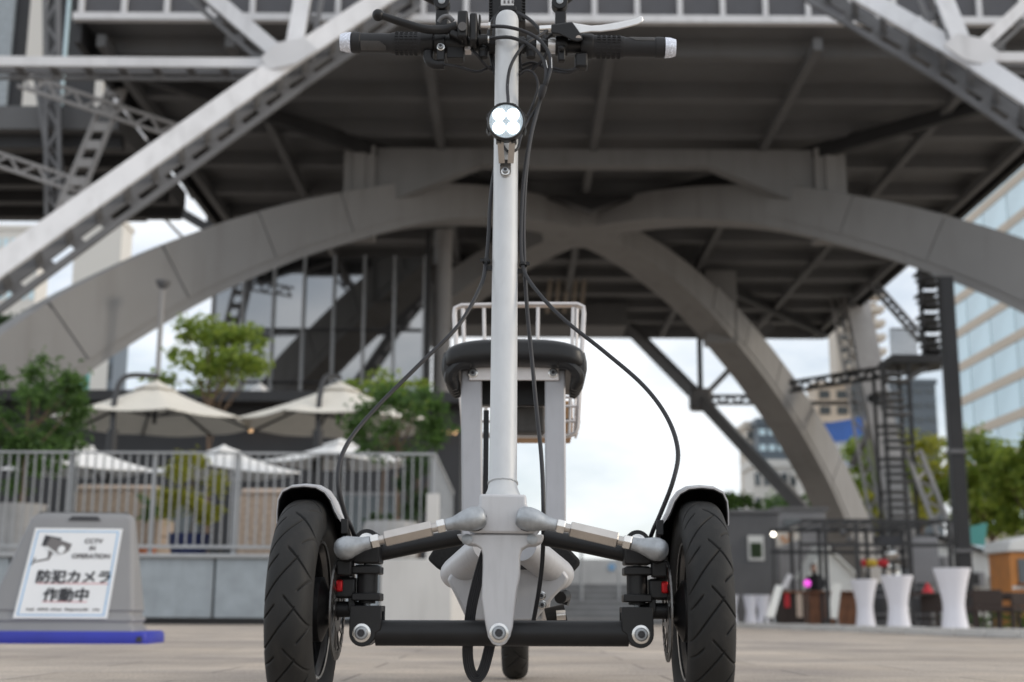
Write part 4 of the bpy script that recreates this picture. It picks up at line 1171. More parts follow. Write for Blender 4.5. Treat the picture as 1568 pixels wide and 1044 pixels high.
def chair(label, px, Y, rz, py_top=905):
    b0 = on(px, 960, Y); h = P(px, py_top, Y).z - b0.z
    t = thing('wicker_chair', label, 'chair', b0, rz, 'dark wicker chairs at the right edge')
    def W(x, y, z): return ROOT[t.name] @ Vector((x, y, z))
    def bx(name, a, c, mt, bev=.01):
        MB().span(a, c).build(name, M[mt], t, local=True, bevel=bev)
    bx('seat', (-.27, -.25, .36), (.27, .27, .46), 'wicker_dark')
    bx('backrest', (-.27, .21, .465), (.27, .27, h), 'wicker_dark')
    for s_ in (-1, 1):
        bx('arm', (s_ * .27 - (.05 if s_ > 0 else 0), -.24, .62), (s_ * .27 + (.05 if s_ < 0 else 0), .205, .67), 'wicker_dark')
        for y in (-.22, .2):
            bx('leg', (s_ * .24 - .02, y - .02, 0), (s_ * .24 + .02, y + .02, .36), 'wicker_dark', .004)
        bx('arm_post', (s_ * .245 - .02, -.23, .465), (s_ * .245 + .02, -.19, .615), 'wicker_dark', .004)
def dtable(label, px, Y, w):
    b0 = on(px, 960, Y); t = thing('dark_table', label, 'table', b0, 0, 'dark tables at the right edge')
    MB().span((-w, -.4, .68), (w, .4, .74)).build('table_top', M['wicker_dark'], t, local=True, bevel=.01)
    for sx_ in (-1, 1):
        for sy_ in (-1, 1):
            MB().span((sx_ * (w - .06) - .03, sy_ * .32 - .03, 0), (sx_ * (w - .06) + .03, sy_ * .32 + .03, .679)).build('leg', M['wicker_dark'], t, local=True)
chair('dark wicker chair right of the nearest white standing table, back turned to us', 1507, 24.5, math.pi, 903)
chair('dark wicker chair at the right picture edge before the food truck', 1557, 25.5, math.pi + .3, 908)
chair('dark wicker chair farther back behind the nearest white standing table', 1437, 27.5, 2.6, 912)
chair('dark wicker chair farther back between the food truck and the first chair', 1530, 29.0, .4, 912)
dtable('dark table behind the first wicker chair on the right', 1530, 27.0, .6)
dtable('dark table left of the nearest white standing table', 1412, 27.6, .5)
cl = thing('red_napkin', 'small red folded cloth on the dark table', 'cloth', P(1421, 915, 27.4))
q = on(1421, 912, 27.5, -.15 + .74)
MB().lathe([(.13, 0), (.08, .08), (.02, .2), (0, .21)], q, (0, 0, 1), 10).build('folded_cloth', M['red_cloth'], cl)
hg = thing('low_hedge', 'low green hedge behind the dark chairs at the right edge', 'hedge', on(1540, 950, 31))
m = MB(); leaves(m, on(1540, 950, 31) + Vector((0, 0, .18)), (1.5, .3, .22), 1400, .09, 30); raw(m, 'foliage', M['leaf_green'], hg)

# ------------------------------------------------------------------ trees on the right
TG = 'street trees on the right'
def rtree(label, px, py, Y, rx, rz, mat, n, seed, leaf=.26, name='street_tree'):
    c = P(px, py, Y); b = Vector((c.x, Y, G(c.x, Y)))
    tree(name, label, b, c, (rx, rx, rz), int(n * 1.4), leaf * 1.15, mat, 46, .16, TG, 'tree', .6, None, seed)
rtree('yellow green street tree behind the foot of the rear arch', 1326, 735, 86, 3.2, 2.9, 'leaf_light', 3600, 21, .3)
rtree('yellow green street tree behind the escape stair', 1405, 728, 88, 3.3, 3.1, 'leaf_yellow', 3200, 22, .3)
rtree('green street tree right of the dark steel post', 1510, 735, 60, 2.1, 2.5, 'leaf_light', 4200, 23, .27)
rtree('green street tree above the food truck', 1580, 745, 52, 1.7, 2.2, 'leaf_light', 3000, 24, .25)
rtree('small green tree behind the front wheel of the scooter', 1128, 800, 56, 1.5, 1.3, 'leaf_green', 1200, 25, .25)
rtree('sparse green tree over the dark grey hut', 1225, 775, 82, 2.4, 1.0, 'leaf_green', 1000, 26, .25)
rtree('low tree between the rear arch and the stair', 1350, 785, 84, 2.7, 1.7, 'leaf_yellow', 1400, 27, .28)
rtree('dark tree at the left beyond the arch', 25, 520, 90, 3.2, 2.2, 'leaf_dark', 1700, 28, .35)
rtree('dark tree at the left below the teal roof', 70, 515, 96, 2.6, 1.9, 'leaf_dark', 1500, 29, .35)
tq = thing('teal_banner', 'bright teal sheet hanging among the street trees', 'banner', (P(1495, 825, 50).x, 50, P(1495, 840, 50).z))
MB().prism([P(x, y, 50) for x, y in ((1482, 832), (1508, 836), (1512, 800), (1486, 806))], (0, .06, 0)).build('sheet', M['teal_sheet'], tq)
MB().beam(P(1484, 836, 50.1), P(1484, 955, 50.1), .06, .06).build('pole', M['dark_steel'], tq)

# ================================================================== FAR BUILDINGS
def tower_block(name, label, x0, x1, ytop, Y, depth, mat, rows, cols, wmat='window_dark', wf=.6, hf=.5, ybot=955, band=False):
    a, b = P(x0, ybot, Y), P(x1, ytop, Y)
    t = thing(name, label, 'building', ((a.x + b.x) / 2, Y, -.15))
    depth = min(depth, 6)
    MB().span((a.x, Y, -.15), (b.x, Y + depth, b.z)).build('wall', M[mat], t)
    MB().span((a.x - .3, Y - .3, b.z + .01), (b.x + .3, Y + depth + .3, b.z + .9)).build('roof', M[mat], t)
    dx, dz = (b.x - a.x) / cols, (b.z) / rows
    me = MB().box((0, 0, 0), (dx * wf, .3, dz * hf)).mesh('window', M[wmat])
    for r_ in range(rows):
        for c_ in range(cols):
            piece('window', me, t, Matrix.Translation((a.x + dx * (c_ + .5), Y, dz * (r_ + .5))))
    return t, a, b
# glass office at the right: its long side runs away from us
go = thing('glass_office', 'pale blue glass office block with beige floor bands at the right edge', 'building', (62, 120, -.15))
GX, GY0, GY1, GZ = 60.0, 96.0, 176.0, 92.0
MB().span((GX + .3, GY0, -.15), (GX + 30, GY1, GZ)).build('wall', M['building_band'], go)
nf_ = 20; fz = GZ / nf_
for i in range(nf_):
    MB().span((GX, GY0 + .2, i * fz), (GX + .29, GY1 + .1, i * fz + fz * .25)).build('floor_band', M['building_band'], go)
gp = MB().box((0, 0, 0), (.2, 7.6, fz * .73)).mesh('pane', M['window_blue'])
for i in range(nf_):
    for j in range(10):
        piece('pane', gp, go, Matrix.Translation((GX + .2, GY0 + 4.2 + j * 8, i * fz + fz * .625)))
MB().span((GX - .6, GY1 + .12, -.15), (GX + 30, GY1 + 1.2, GZ + 2)).build('corner_pier', M['building_band'], go)
tower_block('apartment_block', 'cream apartment block with grey glazed end under the rear brace', 1152, 1172, 655, 190, 20, 'building_cream', 12, 3)
tower_block('glazed_block', 'grey glazed office block next to the cream apartment block', 1170, 1216, 650, 186, 20, 'tower_blue', 12, 4, 'window_blue', .7, .4)
tower_block('white_block', 'low white block of flats under the rear brace', 1160, 1262, 716, 150, 20, 'building_white', 6, 8)
tower_block('balcony_tower', 'slim cream residential tower with balconies behind the rear leg', 1300, 1340, 470, 260, 25, 'building_cream', 24, 2, 'window_dark', .5, .35)
bt = bpy.data.objects['balcony_tower']
xa, xb = P(1297, 500, 259).x, P(1352, 500, 259).x
bal = MB().box((0, 0, 0), (xb - xa, 4, 1.1)).mesh('balcony', M['building_cream'])
for i in range(22):
    piece('balcony', bal, bt, Matrix.Translation(((xa + xb) / 2, 259, 3 + i * 2.9)))
tower_block('tan_block', 'tan office block behind the billboard', 1264, 1302, 592, 230, 20, 'building_band', 14, 2)
tower_block('dark_tower', 'dark slate tower beside the tan office block', 1300, 1322, 590, 232, 20, 'tower_blue', 14, 2, 'window_dark', .8, .3)
tower_block('slate_tower', 'slim slate blue tower between the stair and the dark post', 1398, 1432, 588, 240, 20, 'tower_blue', 16, 3, 'window_dark', .7, .3)
bb = thing('billboard', 'blue and white billboard on a rooftop between the rear arch and rear leg', 'billboard', (P(1285, 720, 140).x, 140, P(1285, 716, 140).z))
a_, b_ = P(1242, 712, 140), P(1326, 640, 140)
MB().prism([P(1242, 716, 140), P(1326, 712, 140), P(1324, 638, 140), P(1240, 652, 140)], (0, 1, 0)).build('panel', M['billboard_pale'], bb)
MB().prism([P(1241, 679, 139.9), P(1325, 672, 139.9), P(1324, 638, 139.9), P(1240, 652, 139.9)], (0, .05, 0)).build('blue_field', M['billboard_blue'], bb)
for x, y, w_ in ((1266, 688, 28), (1290, 684, 34), (1300, 693, 30), (1268, 702, 30)):
    MB().box(P(x, y, 139.85), (w_ * .067, .06, .35), Matrix.Rotation(.09, 3, 'Y')).build('bright_mark', M['canvas_white'], bb)
tower_block('billboard_block', 'pale low block carrying the billboard', 1246, 1322, 722, 141.5, 15, 'building_white', 5, 6)
# left
tower_block('cream_block', 'tall plain cream building seen at the left above the arch', 70, 188, 342, 210, 30, 'building_white', 1, 1, 'building_white', .02, .02, band=False)
lbk, a, b = tower_block('teal_block', 'low teal building at the left above the arch', 50, 124, 458, 170, 20, 'teal_sheet', 9, 5, 'window_dark', .6, .3)
tower_block('far_left_block', 'pale block with rows of blue windows at the far left edge', -60, 62, 352, 240, 20, 'building_white', 14, 6, 'window_blue', .6, .35)
tower_block('grey_block', 'small grey building half behind the left arch', 138, 180, 452, 160, 15, 'tower_blue', 10, 3)
# cladded block up at the left behind the lattice
cb = thing('panel_clad_block', 'pale panel clad block at upper left behind the lattice braces', 'building', (P(50, 200, 64).x, 64, 0))
for x0, x1, y0, y1, mt in ((-40, 28, -60, 200, 'granite_panel'), (30, 76, -60, 198, 'building_white'), (90, 108, -60, 202, 'window_blue'), (140, 158, 120, 205, 'building_white'), (170, 226, 150, 212, 'tower_white')):
    a, b = P(x0, y1, 64), P(x1, y0, 64)
    MB().span((a.x, 64, a.z), (b.x, 64.3, b.z)).build('cladding_panel', M[mt], cb)
a, b = P(-60, 330, 64), P(236, -80, 64)
MB().span((a.x, 64.31, 20.2), (b.x, 66, b.z)).build('wall', M['charcoal_wall'], cb)
for px_ in (-130, -70):
    q = P(px_, 300, 65); MB().span((q.x - .5, 64.5, -.1), (q.x + .5, 65.5, 20.19)).build('column', M['mid_steel'], cb)

# ================================================================== THREE-WHEELED SCOOTER
sc = thing('electric_scooter', 'silver three wheeled electric scooter with padded seat, facing the camera', 'scooter', (-.0098, 1.5, 0), R(-1.07))
SM = ROOT[sc.name]; SI = SM.inverted(); SIR = SI.to_3x3(); SO = SI @ Vector((0, 0, CAMH))
def Q(px, py, yl):
    """scooter-local point on the plane local y = yl"""
    d = SIR @ ray(px, py)
    return SO + d * ((yl - SO.y) / d.y)
def sb_(m, name, mat, parent=None, **kw):
    return m.build(name, M[mat], parent or sc, local=True, **kw)
def both(m, name, mat, pl=None, pr=None, **kw):
    a = sb_(m, name, mat, pl, **kw); b = sb_(m.mirror(), name, mat, pr, **kw)
    return a, b

# ---- wheels
WR, WW = .123, .0248
def tyre_mesh():
    NA, NP = 1400, 84
    prof = []
    angs = [math.asin((j / 30) ** (1 / .72)) for j in range(31)] + [R(90 + 60 * (j + 1) / 11) for j in range(11)]
    angs = [-a for a in angs[:0:-1]] + angs
    NP = len(angs)
    for ang in angs:
        prof.append((WW * math.copysign(abs(math.sin(ang)) ** .72, math.sin(ang)), WR - .0245 + .0245 * math.copysign(abs(math.cos(ang)) ** .8, math.cos(ang))))
    vs, fs = [], []
    NT = 14; Lp = 2 * math.pi * WR / NT
    def groove(v, w):
        v = abs((v + Lp / 2) % Lp - Lp / 2) / w
        return (1 - v * v) ** 1.5 if v < 1 else 0.0
    def fade(x, a, b):
        return sstep(a, a + .002, x) * (1 - sstep(b - .002, b, x))
    for i in range(NA):
        a = 2 * math.pi * i / NA; arc = a * WR
        for x, r in prof:
            d = 0.0
            if r > WR - .027:
                d = max(groove(arc - 1.25 * x - 12 * x * abs(x), .0019) * fade(x, -.0285, .011),
                        groove(arc + 1.1 * x - Lp * .42 + 10 * x * x, .0019) * fade(x, -.003, .0285),
                        groove(arc - 1.2 * x - Lp * .30, .0016) * fade(x, .011, .025),
                        groove(arc - 1.3 * x - Lp * .55, .0019) * fade(x, -.024, -.010)) * .0030
            r2 = r - d
            vs.append((x, -math.cos(a) * r2, math.sin(a) * r2))
    for i in range(NA):
        for j in range(NP - 1):
            i2 = (i + 1) % NA
            fs.append((i * NP + j, i2 * NP + j, i2 * NP + j + 1, i * NP + j + 1))
    me = bpy.data.meshes.new('tyre'); me.from_pydata(vs, [], fs); me.materials.append(M['tyre_rubber'])
    me.polygons.foreach_set('use_smooth', [True] * len(me.polygons))
    return me
TYRE = tyre_mesh()
rim = MB().lathe([(.0735, -.0165), (.0775, -.0178), (.0775, -.0165), (.071, -.013), (.068, -.004), (.068, .004), (.071, .013), (.0775, .0165), (.0775, .0178), (.0735, .0165), (.066, .011), (.064, 0), (.066, -.011)], (0, 0, 0), (1, 0, 0), 64, close=True).mesh('rim', M['rim_black'])
edge_ring = MB()
for s_ in (-1, 1):
    edge_ring.lathe([(.0785, s_ * .0172), (.0760, s_ * .0190), (.0735, s_ * .0182), (.0755, s_ * .0164)], (0, 0, 0), (1, 0, 0), 64, close=True)
edge_ring = edge_ring.mesh('rim_edge', M['chrome'])
spk = MB()
for k_ in range(6):
    a = k_ * math.pi / 3 + .3
    d = Vector((0, math.cos(a), math.sin(a)))
    spk.loft([[d * r_ + Vector((x, 0, 0)) + Vector((0, -math.sin(a), math.cos(a))) * w_ for x, w_ in ((-.006, -hw), (.006, -hw), (.006, hw), (-.006, hw))] for r_, hw in ((.024, .014), (.045, .008), (.067, .011))])
spk = spk.mesh('spokes', M['rim_black'])
hub = MB().lathe([(.008, -.030), (.014, -.030), (.022, -.026), (.034, -.020), (.036, .020), (.022, .026), (.014, .030), (.008, .030)], (0, 0, 0), (1, 0, 0), 32).mesh('hub', M['satin_black'])
disc = MB()
disc.lathe([(.058, -.0009), (.070, -.0009), (.070, .0009), (.058, .0009)], (0, 0, 0), (1, 0, 0), 72, close=True)
disc.lathe([(.016, -.0009), (.030, -.0009), (.030, .0009), (.016, .0009)], (0, 0, 0), (1, 0, 0), 40, close=True)
for k_ in range(12):
    a = k_ * math.pi / 6
    p0 = Vector((0, math.cos(a) * .029, math.sin(a) * .029)); p1 = Vector((0, math.cos(a + .35) * .059, math.sin(a + .35) * .059))
    disc.beam(p0, p1, .0016, .005, up=Vector((1, 0, 0)).cross(p1 - p0))
for k_ in range(36):
    a = k_ * math.pi / 18
    p0 = Vector((0, math.cos(a) * .0595, math.sin(a) * .0595)); p1 = Vector((0, math.cos(a + .1) * .0685, math.sin(a + .1) * .0685))
    disc.beam(p0, p1, .0026, .003, up=Vector((1, 0, 0)).cross(p1 - p0))
disc.v = [Vector((v.x, v.y * .80, v.z * .80)) for v in disc.v]
disc = disc.mesh('brake_disc', M['disc_steel'])
def wheel(c, inner, spin):
    w_ = bpy.data.objects.new('wheel', rim); COL.objects.link(w_); w_.parent = sc; ROOT[w_.name] = SM
    w_.location = c; w_.rotation_euler = (spin, 0, 0)
    for nm, me in (('tyre', TYRE), ('rim_edge', edge_ring), ('spokes', spk), ('hub', hub)):
        o = bpy.data.objects.new(nm, me); COL.objects.link(o); o.parent = w_
    if inner:
        o = bpy.data.objects.new('brake_disc', disc); COL.objects.link(o); o.parent = w_; o.location = (inner * .037, 0, 0)
    return w_
WX = .2225
wl_ = wheel((-WX, 0, WR), 1, .1); wr_ = wheel((WX, 0, WR), -1, .9)
wb_ = wheel((0, 1.02, WR), 0, 1.7)

# ---- mudguards (left one, then mirrored)
def mudguard():
    m = MB(); sec = [(-.0320, .098), (-.0318, .112), (-.0306, .125), (-.026, .1345), (-.016, .1395), (0, .141), (.014, .1395), (.024, .134), (.0305, .125), (.035, .113), (.040, .104), (.045, .097)]
    inn = [(x - math.copysign(.0012, x), r - .0014) for x, r in sec][::-1]
    full = sec + inn; rings = []
    for i in range(17):
        a = R(77 + 5.9 * i)
        k_ = 1.0 if 0 < i < 16 else .995
        rings.append([Vector((-WX + x, -math.cos(a) * r * k_, WR + math.sin(a) * r * k_)) for x, r in full])
    return m.loft(rings)
mg = mudguard()
fl_, fr_ = both(mg, 'mudguard', 'silver_paint')
mi = MB()
sec = [(-.0305, .099), (-.0303, .112), (-.0291, .1245), (-.0248, .1332), (-.0152, .138), (0, .1394), (.0132, .138), (.0228, .1326), (.0290, .1240), (.0334, .112), (.0375, .104)]
for fx_ in (0,):
    rings = [[Vector((-WX + x * .99, -math.cos(R(77.3 + 5.85 * i)) * (r - .0006 + d_), WR + math.sin(R(77.3 + 5.85 * i)) * (r - .0006 + d_))) for x, r in sec for d_ in (0,)] + [Vector((-WX + x * .97, -math.cos(R(77.3 + 5.85 * i)) * (r - .002), WR + math.sin(R(77.3 + 5.85 * i)) * (r - .002))) for x, r in sec[::-1]] for i in range(17)]
    mi.loft(rings)
both(mi, 'liner', 'plastic_black', fl_, fr_)

# ---- lower cross tube and upper arms
yB = -.012
bl0, br0 = Q(576, 969, yB), Q(962, 970, yB)
sb_(MB().cyl(bl0, br0, .0141, 28), 'lower_tube', 'satin_black')
both(MB().tube([Q(706, 822, .02), Q(640, 834, .015), Q(572, 848, .012)], .0098, 18), 'upper_arm', 'satin_black')

# ---- steering knuckles, built for the left and mirrored
def KQ(px, py, yl): return Q(px, py, yl)
yk = -.004
def kbox(px0, px1, py0, py1, y0, y1):
    a, b = Q(px0, py1, yk), Q(px1, py0, yk)
    return MB().span((a.x, y0, a.z), (b.x, y1, b.z))
def kcyl(px, half, py0, py1):
    a, b = Q(px, py1, yk), Q(px, py0, yk); r = (Q(px + half, py0, yk) - b).length
    return MB().cyl((a.x, yk, a.z), (a.x, yk, b.z), r, 24)
both(kbox(543, 584, 836, 863, -.022, .022), 'upper_clevis', 'satin_black', bevel=.002)
q = Q(561, 829, -.022); both(MB().cyl((q.x, -.021, q.z), (q.x, .02, q.z), .0142, 28), 'clevis_eye', 'satin_black', bevel=.001)
both(MB().lathe([(.0095, 0), (.0095, .0015), (.006, .003), (0, .003)], (q.x, -.0205, q.z), (0, -1, 0), 24), 'washer', 'chrome')
both(kcyl(563, 6, 860, 870), 'king_pin', 'zinc')
both(kbox(541, 584, 867, 879, -.02, .02), 'knuckle_plate', 'satin_black', bevel=.0015)
both(kcyl(562, 16, 876, 912), 'knuckle_barrel', 'satin_black', bevel=.001)
both(kcyl(562, 18, 865, 872), 'bearing_cap', 'plastic_black', bevel=.001)
both(kbox(541, 584, 908, 920, -.02, .02), 'knuckle_plate', 'satin_black', bevel=.0015)
both(kcyl(562, 13, 919, 924), 'bearing_cap', 'plastic_black')
both(kcyl(562, 5, 921, 932), 'king_pin', 'zinc')
# lower clevis: plate with rounded foot, bolt and washer
cq = Q(554, 969, -.026)
zt_, rcl = Q(554, 927, -.026).z, .0148
poly = [Vector((cq.x - rcl + .001, -.027, zt_)), Vector((cq.x + .021, -.027, zt_)), Vector((cq.x + .021, -.027, cq.z + .004))] + \
       [Vector((cq.x + math.cos(a) * rcl + .0006, -.027, cq.z + math.sin(a) * rcl)) for a in [R(-t) for t in range(0, 181, 15)]]
both(MB().prism(poly, (0, .006, 0)), 'lower_clevis', 'satin_black', bevel=.001)
both(MB().prism([p + Vector((0, .034, 0)) for p in poly], (0, .006, 0)), 'lower_clevis', 'satin_black', bevel=.001)
both(MB().span((cq.x - .0128, -.0205, zt_ - .006), (cq.x + .0205, .0065, zt_ - .0005)), 'clevis_bridge', 'satin_black')
both(MB().cyl((cq.x, -.0208, cq.z), (cq.x, .006, cq.z), .0145, 28), 'bushing', 'zinc')
def bolt(c, r, ax=(0, -1, 0), name='bolt', parent=None, mat='zinc'):
    w_ = sb_(MB().lathe([(r * 1.35, 0), (r * 1.35, .0012), (r * 1.2, .0016)], c, ax, 28), 'washer', 'chrome', parent)
    c2_ = Vector(c) + Vector(ax).normalized() * .0016
    sb_(MB().lathe([(r * .52, 0), (0, .0002)], c2_ + Vector(ax).normalized() * .0042, ax, 6), 'socket_shade', 'ink_black', parent, smooth=0)  # black disc paints in the shade inside the hex recess
    return sb_(MB().lathe([(r, 0), (r, .0025), (r * .8, .0042), (r * .56, .0045), (r * .50, .0008), (0, .0008)], c2_, ax, 24), name, mat, parent)
for s_ in (-1, 1):
    bolt((s_ * abs(cq.x), -.0272, cq.z), .0075)
# brake caliper, axle and links behind the tie rod end
both(kbox(520, 543, 858, 882, -.03, -.005), 'caliper_bracket', 'plastic_black', bevel=.002)
both(kbox(514, 546, 884, 916, -.012, .03), 'steering_arm', 'satin_black', bevel=.003)
both(MB().cyl((-WX + .03, 0, WR), (-.155, 0, WR), .009, 18), 'axle', 'satin_black')
both(kbox(514, 534, 846, 894, .004, .034), 'caliper', 'satin_black', bevel=.003)
both(kbox(515, 520, 864, 876, -.010, .0038), 'caliper_adjuster', 'red_anodised', bevel=.002)
both(kbox(516, 527, 888, 906, -.016, .0), 'caliper_pad', 'red_anodised', bevel=.002)
both(kbox(534, 545, 915, 935, -.012, .008), 'stop_lug', 'satin_black', bevel=.001)

# ---- tie rods
def tie_rod():
    yT = -.062
    A, B = Q(717, 796, yT), Q(529, 839, yT)
    d = (B - A).normalized(); L = (B - A).length
    parts = []
    inner = MB().tube([A + d * t for t in (-.020, -.0185, -.014, -.006, .002, .009, .016, .025, .0255)], [.004, .0088, .0122, .0132, .0122, .0098, .0072, .0066, .005], 24)
    outer = MB().tube([B - d * t for t in (-.0125, -.0105, -.0065, 0, .005, .011, .020, .028, .0285)], [.003, .0080, .0114, .0128, .0124, .0102, .0076, .0070, .005], 24)
    nut1 = MB().lathe([(.0074, 0), (.0080, .001), (.0080, .0078), (.0074, .0088)], A + d * .0258, d, 6)
    nut2 = MB().lathe([(.0074, 0), (.0080, .001), (.0080, .0078), (.0074, .0088)], B - d * .0288, -d, 6)
    hexb = MB().lathe([(.0080, 0), (.0091, .0012), (.0091, L - .0852), (.0080, L - .084)], A + d * .0405, d, 6)
    thr = MB().cyl(A + d * .02, B - d * .02, .0050, 16)
    return inner, outer, nut1, nut2, hexb, thr
inner, outer, nut1, nut2, hexb, thr = tie_rod()
ta, tb = both(hexb, 'tie_rod', 'nickel', smooth=20)
both(inner, 'ball_joint', 'zinc', ta, tb); both(outer, 'ball_joint', 'zinc', ta, tb)
both(nut1, 'lock_nut', 'chrome', ta, tb, smooth=20); both(nut2, 'lock_nut', 'chrome', ta, tb, smooth=20); both(thr, 'thread', 'nickel', ta, tb)
# dark dust seals where the joints meet the bracket and knuckle
q = Q(733, 795, -.05); both(MB().cyl(q + Vector((-.004, 0, 0)), q + Vector((-.004, .012, 0)), .0132, 24), 'dust_seal', 'plastic_black')
q = Q(528, 842, -.045); both(MB().cyl(q, q + Vector((0, .02, -.004)), .010, 20), 'dust_seal', 'plastic_black')

# ---- head bracket and keel plate
yF = -.048
def X(px, py, y=yF): return Q(px, py, y)
def px_poly(pts, y0, y1):
    p = [Q(a, b, y0) for a, b in pts]; p = [Vector((v.x, y0, v.z)) for v in p]
    return MB().prism(p, (0, y1 - y0, 0))
head = [(734, 756), (806, 757), (806, 770), (809, 777), (815, 783), (826, 790), (830, 800), (824, 812), (815, 817), (727, 816), (716, 812), (710, 802), (713, 790), (725, 783), (731, 777), (734, 770)]
hb = sb_(px_poly(head, yF, .03), 'head_bracket', 'silver_paint', bevel=.003, seg=3)
wing = [(705, 817.5), (832, 818), (833, 823), (829, 830), (820, 834), (808, 835), (799, 840), (796, 850), (796, 880), (791, 905), (785, 960), (781, 975), (774, 986), (764, 990), (754, 986), (747, 975), (743, 955), (737, 915), (739, 870), (739, 850), (736, 839), (728, 834), (714, 833), (704, 826), (699, 818)]
keel = sb_(px_poly(wing, yF + .004, yF + .052), 'keel_plate', 'silver_paint', bevel=.003, seg=3)
q = Q(764, 969, yF); bolt((q.x, yF + .0035, q.z), .0078)
for px_ in (715, 815):
    q = Q(px_, 820, yF); sb_(MB().lathe([(.006, 0), (.006, .003), (.0035, .004), (0, .004)], (q.x, yF + .004, q.z - .004), (0, -1, 0), 18), 'bolt', 'zinc', keel)

# ---- stem
S0, S1 = Q(770, 760, .048), Q(776.5, 34, .250)
SD = (S1 - S0).normalized(); SR = .0166
def YLp(py): return .048 + .202 * (760 - py) / 726
prof = [(SR * 1.42, -.012), (SR * 1.40, -.004), (SR * 1.14, .006), (SR * 1.06, .010), (SR, .016)]
Ls = (S1 - S0).length
prof += [(SR, Ls), (SR * .985, Ls + .004), (SR * .93, Ls + .008), (SR * .82, Ls + .0115), (SR * .6, Ls + .0145), (SR * .3, Ls + .016), (0, Ls + .0165)]
stem = sb_(MB().lathe(prof, S0, SD, 48), 'stem', 'silver_tube')
U = Vector((1, 0, 0)); FW = SD.cross(U).normalized()
if FW.y > 0: FW = -FW          # towards the camera

sb_(MB().tube([S0 + SD * .0165 + (U * math.cos(2 * math.pi * k_ / 48) + SD.cross(U) * math.sin(2 * math.pi * k_ / 48)) * SR * 1.02 + SD * random.uniform(-.0004, .0004) for k_ in range(49)], [.0013 + .0003 * math.sin(k_ * 2.6) for k_ in range(49)], 8), 'weld_bead', 'silver_tube', stem)

# ---- handlebar
yH = .262
HL, HRt = Q(538, 65, yH), Q(1018, 73, yH); hd_ = (HRt - HL).normalized()
hbar = sb_(MB().cyl(HL + hd_ * .02, HRt - hd_ * .02, .0105, 24), 'handlebar', 'satin_black')
q = Q(716, 71, yH)
def hp(px): # point on the bar axis
    t = (px - 538) / (1018 - 538); return HL.lerp(HRt, t)
def hcyl(px0, px1, r0, r1=None, n=28):
    a, b = hp(px0), hp(px1); return MB().lathe([(r0, 0), (r1 or r0, (b - a).length)], a, b - a, n)
def hlathe(pr_, n=32):
    """[(px, radius)] around the bar"""
    a = hp(pr_[0][0]); return MB().lathe([(r, (hp(px) - a).length) for px, r in pr_], a, hd_, n)
for pr_, sgn in (([(539, .0138), (540, .0150), (552, .0151), (553, .0140), (598, .0140), (601, .0148)], 1), ([(1017, .0138), (1016, .0150), (1004, .0151), (1003, .0140), (958, .0140), (955, .0148)], -1)):
    pr_ = pr_ if sgn > 0 else pr_[::-1]
    gp_ = sb_(hlathe(pr_), 'grip', 'rubber_grip')
    mid = [(601, .0151), (606, .0157), (620, .0160), (636, .0162), (645, .0163)] if sgn > 0 else [(909, .0163), (918, .0162), (934, .0160), (950, .0157), (955, .0151)]
    sl = sb_(hlathe(mid), 'grip_sleeve', 'rubber_grip', gp_)
    # raised ridges round the sleeve
    rg = MB()
    for j in range(22):
        a = 2 * math.pi * j / 22
        for seg in range(5):
            f0 = .12 + seg * .165
            u_, v_, w_ = basis(hd_)
            pa, pb = hp(mid[0][0] + (mid[-1][0] - mid[0][0]) * f0), hp(mid[0][0] + (mid[-1][0] - mid[0][0]) * (f0 + .11))
            dv = u_ * math.cos(a) + v_ * math.sin(a)
            rg.beam(pa + dv * .0159, pb + dv * .0160, .0016, .0020, up=dv)
    sb_(rg, 'ridges', 'rubber_grip', gp_)
    # dotted pad
    dots = MB(); pad = MB(); c0 = 558 if sgn > 0 else 998; up_ = -1 if sgn > 0 else 1
    u_, v_, w_ = basis(hd_)
    fa = math.atan2(Vector((0, -1, 0)).dot(v_), Vector((0, -1, 0)).dot(u_)); fz_ = math.atan2(Vector((0, 0, 1)).dot(v_), Vector((0, 0, 1)).dot(u_))
    def dirv(t): # t: angle from facing camera towards up
        return (Vector((0, -1, 0)) * math.cos(t) + Vector((0, 0, 1)) * math.sin(t)).normalized()
    pad_r = []
    for i in range(9):
        px_ = c0 + sgn * 4.8 * i - sgn * 4
        t0, t1 = (-.22 - (.25 if i > 6 else 0) * (i - 6), -1.25) if sgn > 0 else (.35 + (.2 if i > 6 else 0) * (i - 6), 1.3)
        pad_r.append([hp(px_) + dirv(t0 + (t1 - t0) * k_ / 6) * .01452 for k_ in range(7)] + [hp(px_) + dirv(t1 + (t0 - t1) * k_ / 6) * .0132 for k_ in range(7)])
    sb_(MB().loft(pad_r), 'palm_pad', 'rubber_grey', gp_)
    for row in range(3):
        for i in range(7 - row % 2):
            px_ = c0 + sgn * (4.9 * i + 2.4 * (row % 2)); t = (-.42 - row * .27) if sgn > 0 else (.55 + row * .27)
            p_ = hp(px_); dv = dirv(t)
            dots.lathe([(.00075, 0), (.0006, .0005), (0, .0005)], p_ + dv * .0143, dv, 8)
    sb_(dots, 'pad_dots', 'ink_black', gp_)
    a0 = 538 if sgn > 0 else 1018
    cap_ = [(a0 - sgn * 21 + (0), 0)]
    e0 = hp(a0)
    sb_(MB().lathe([(.0148, 0), (.0142, .008), (.0120, .0155), (.0, .0165)], e0, -hd_ * sgn, 28), 'end_reflector', 'grip_reflector', gp_)
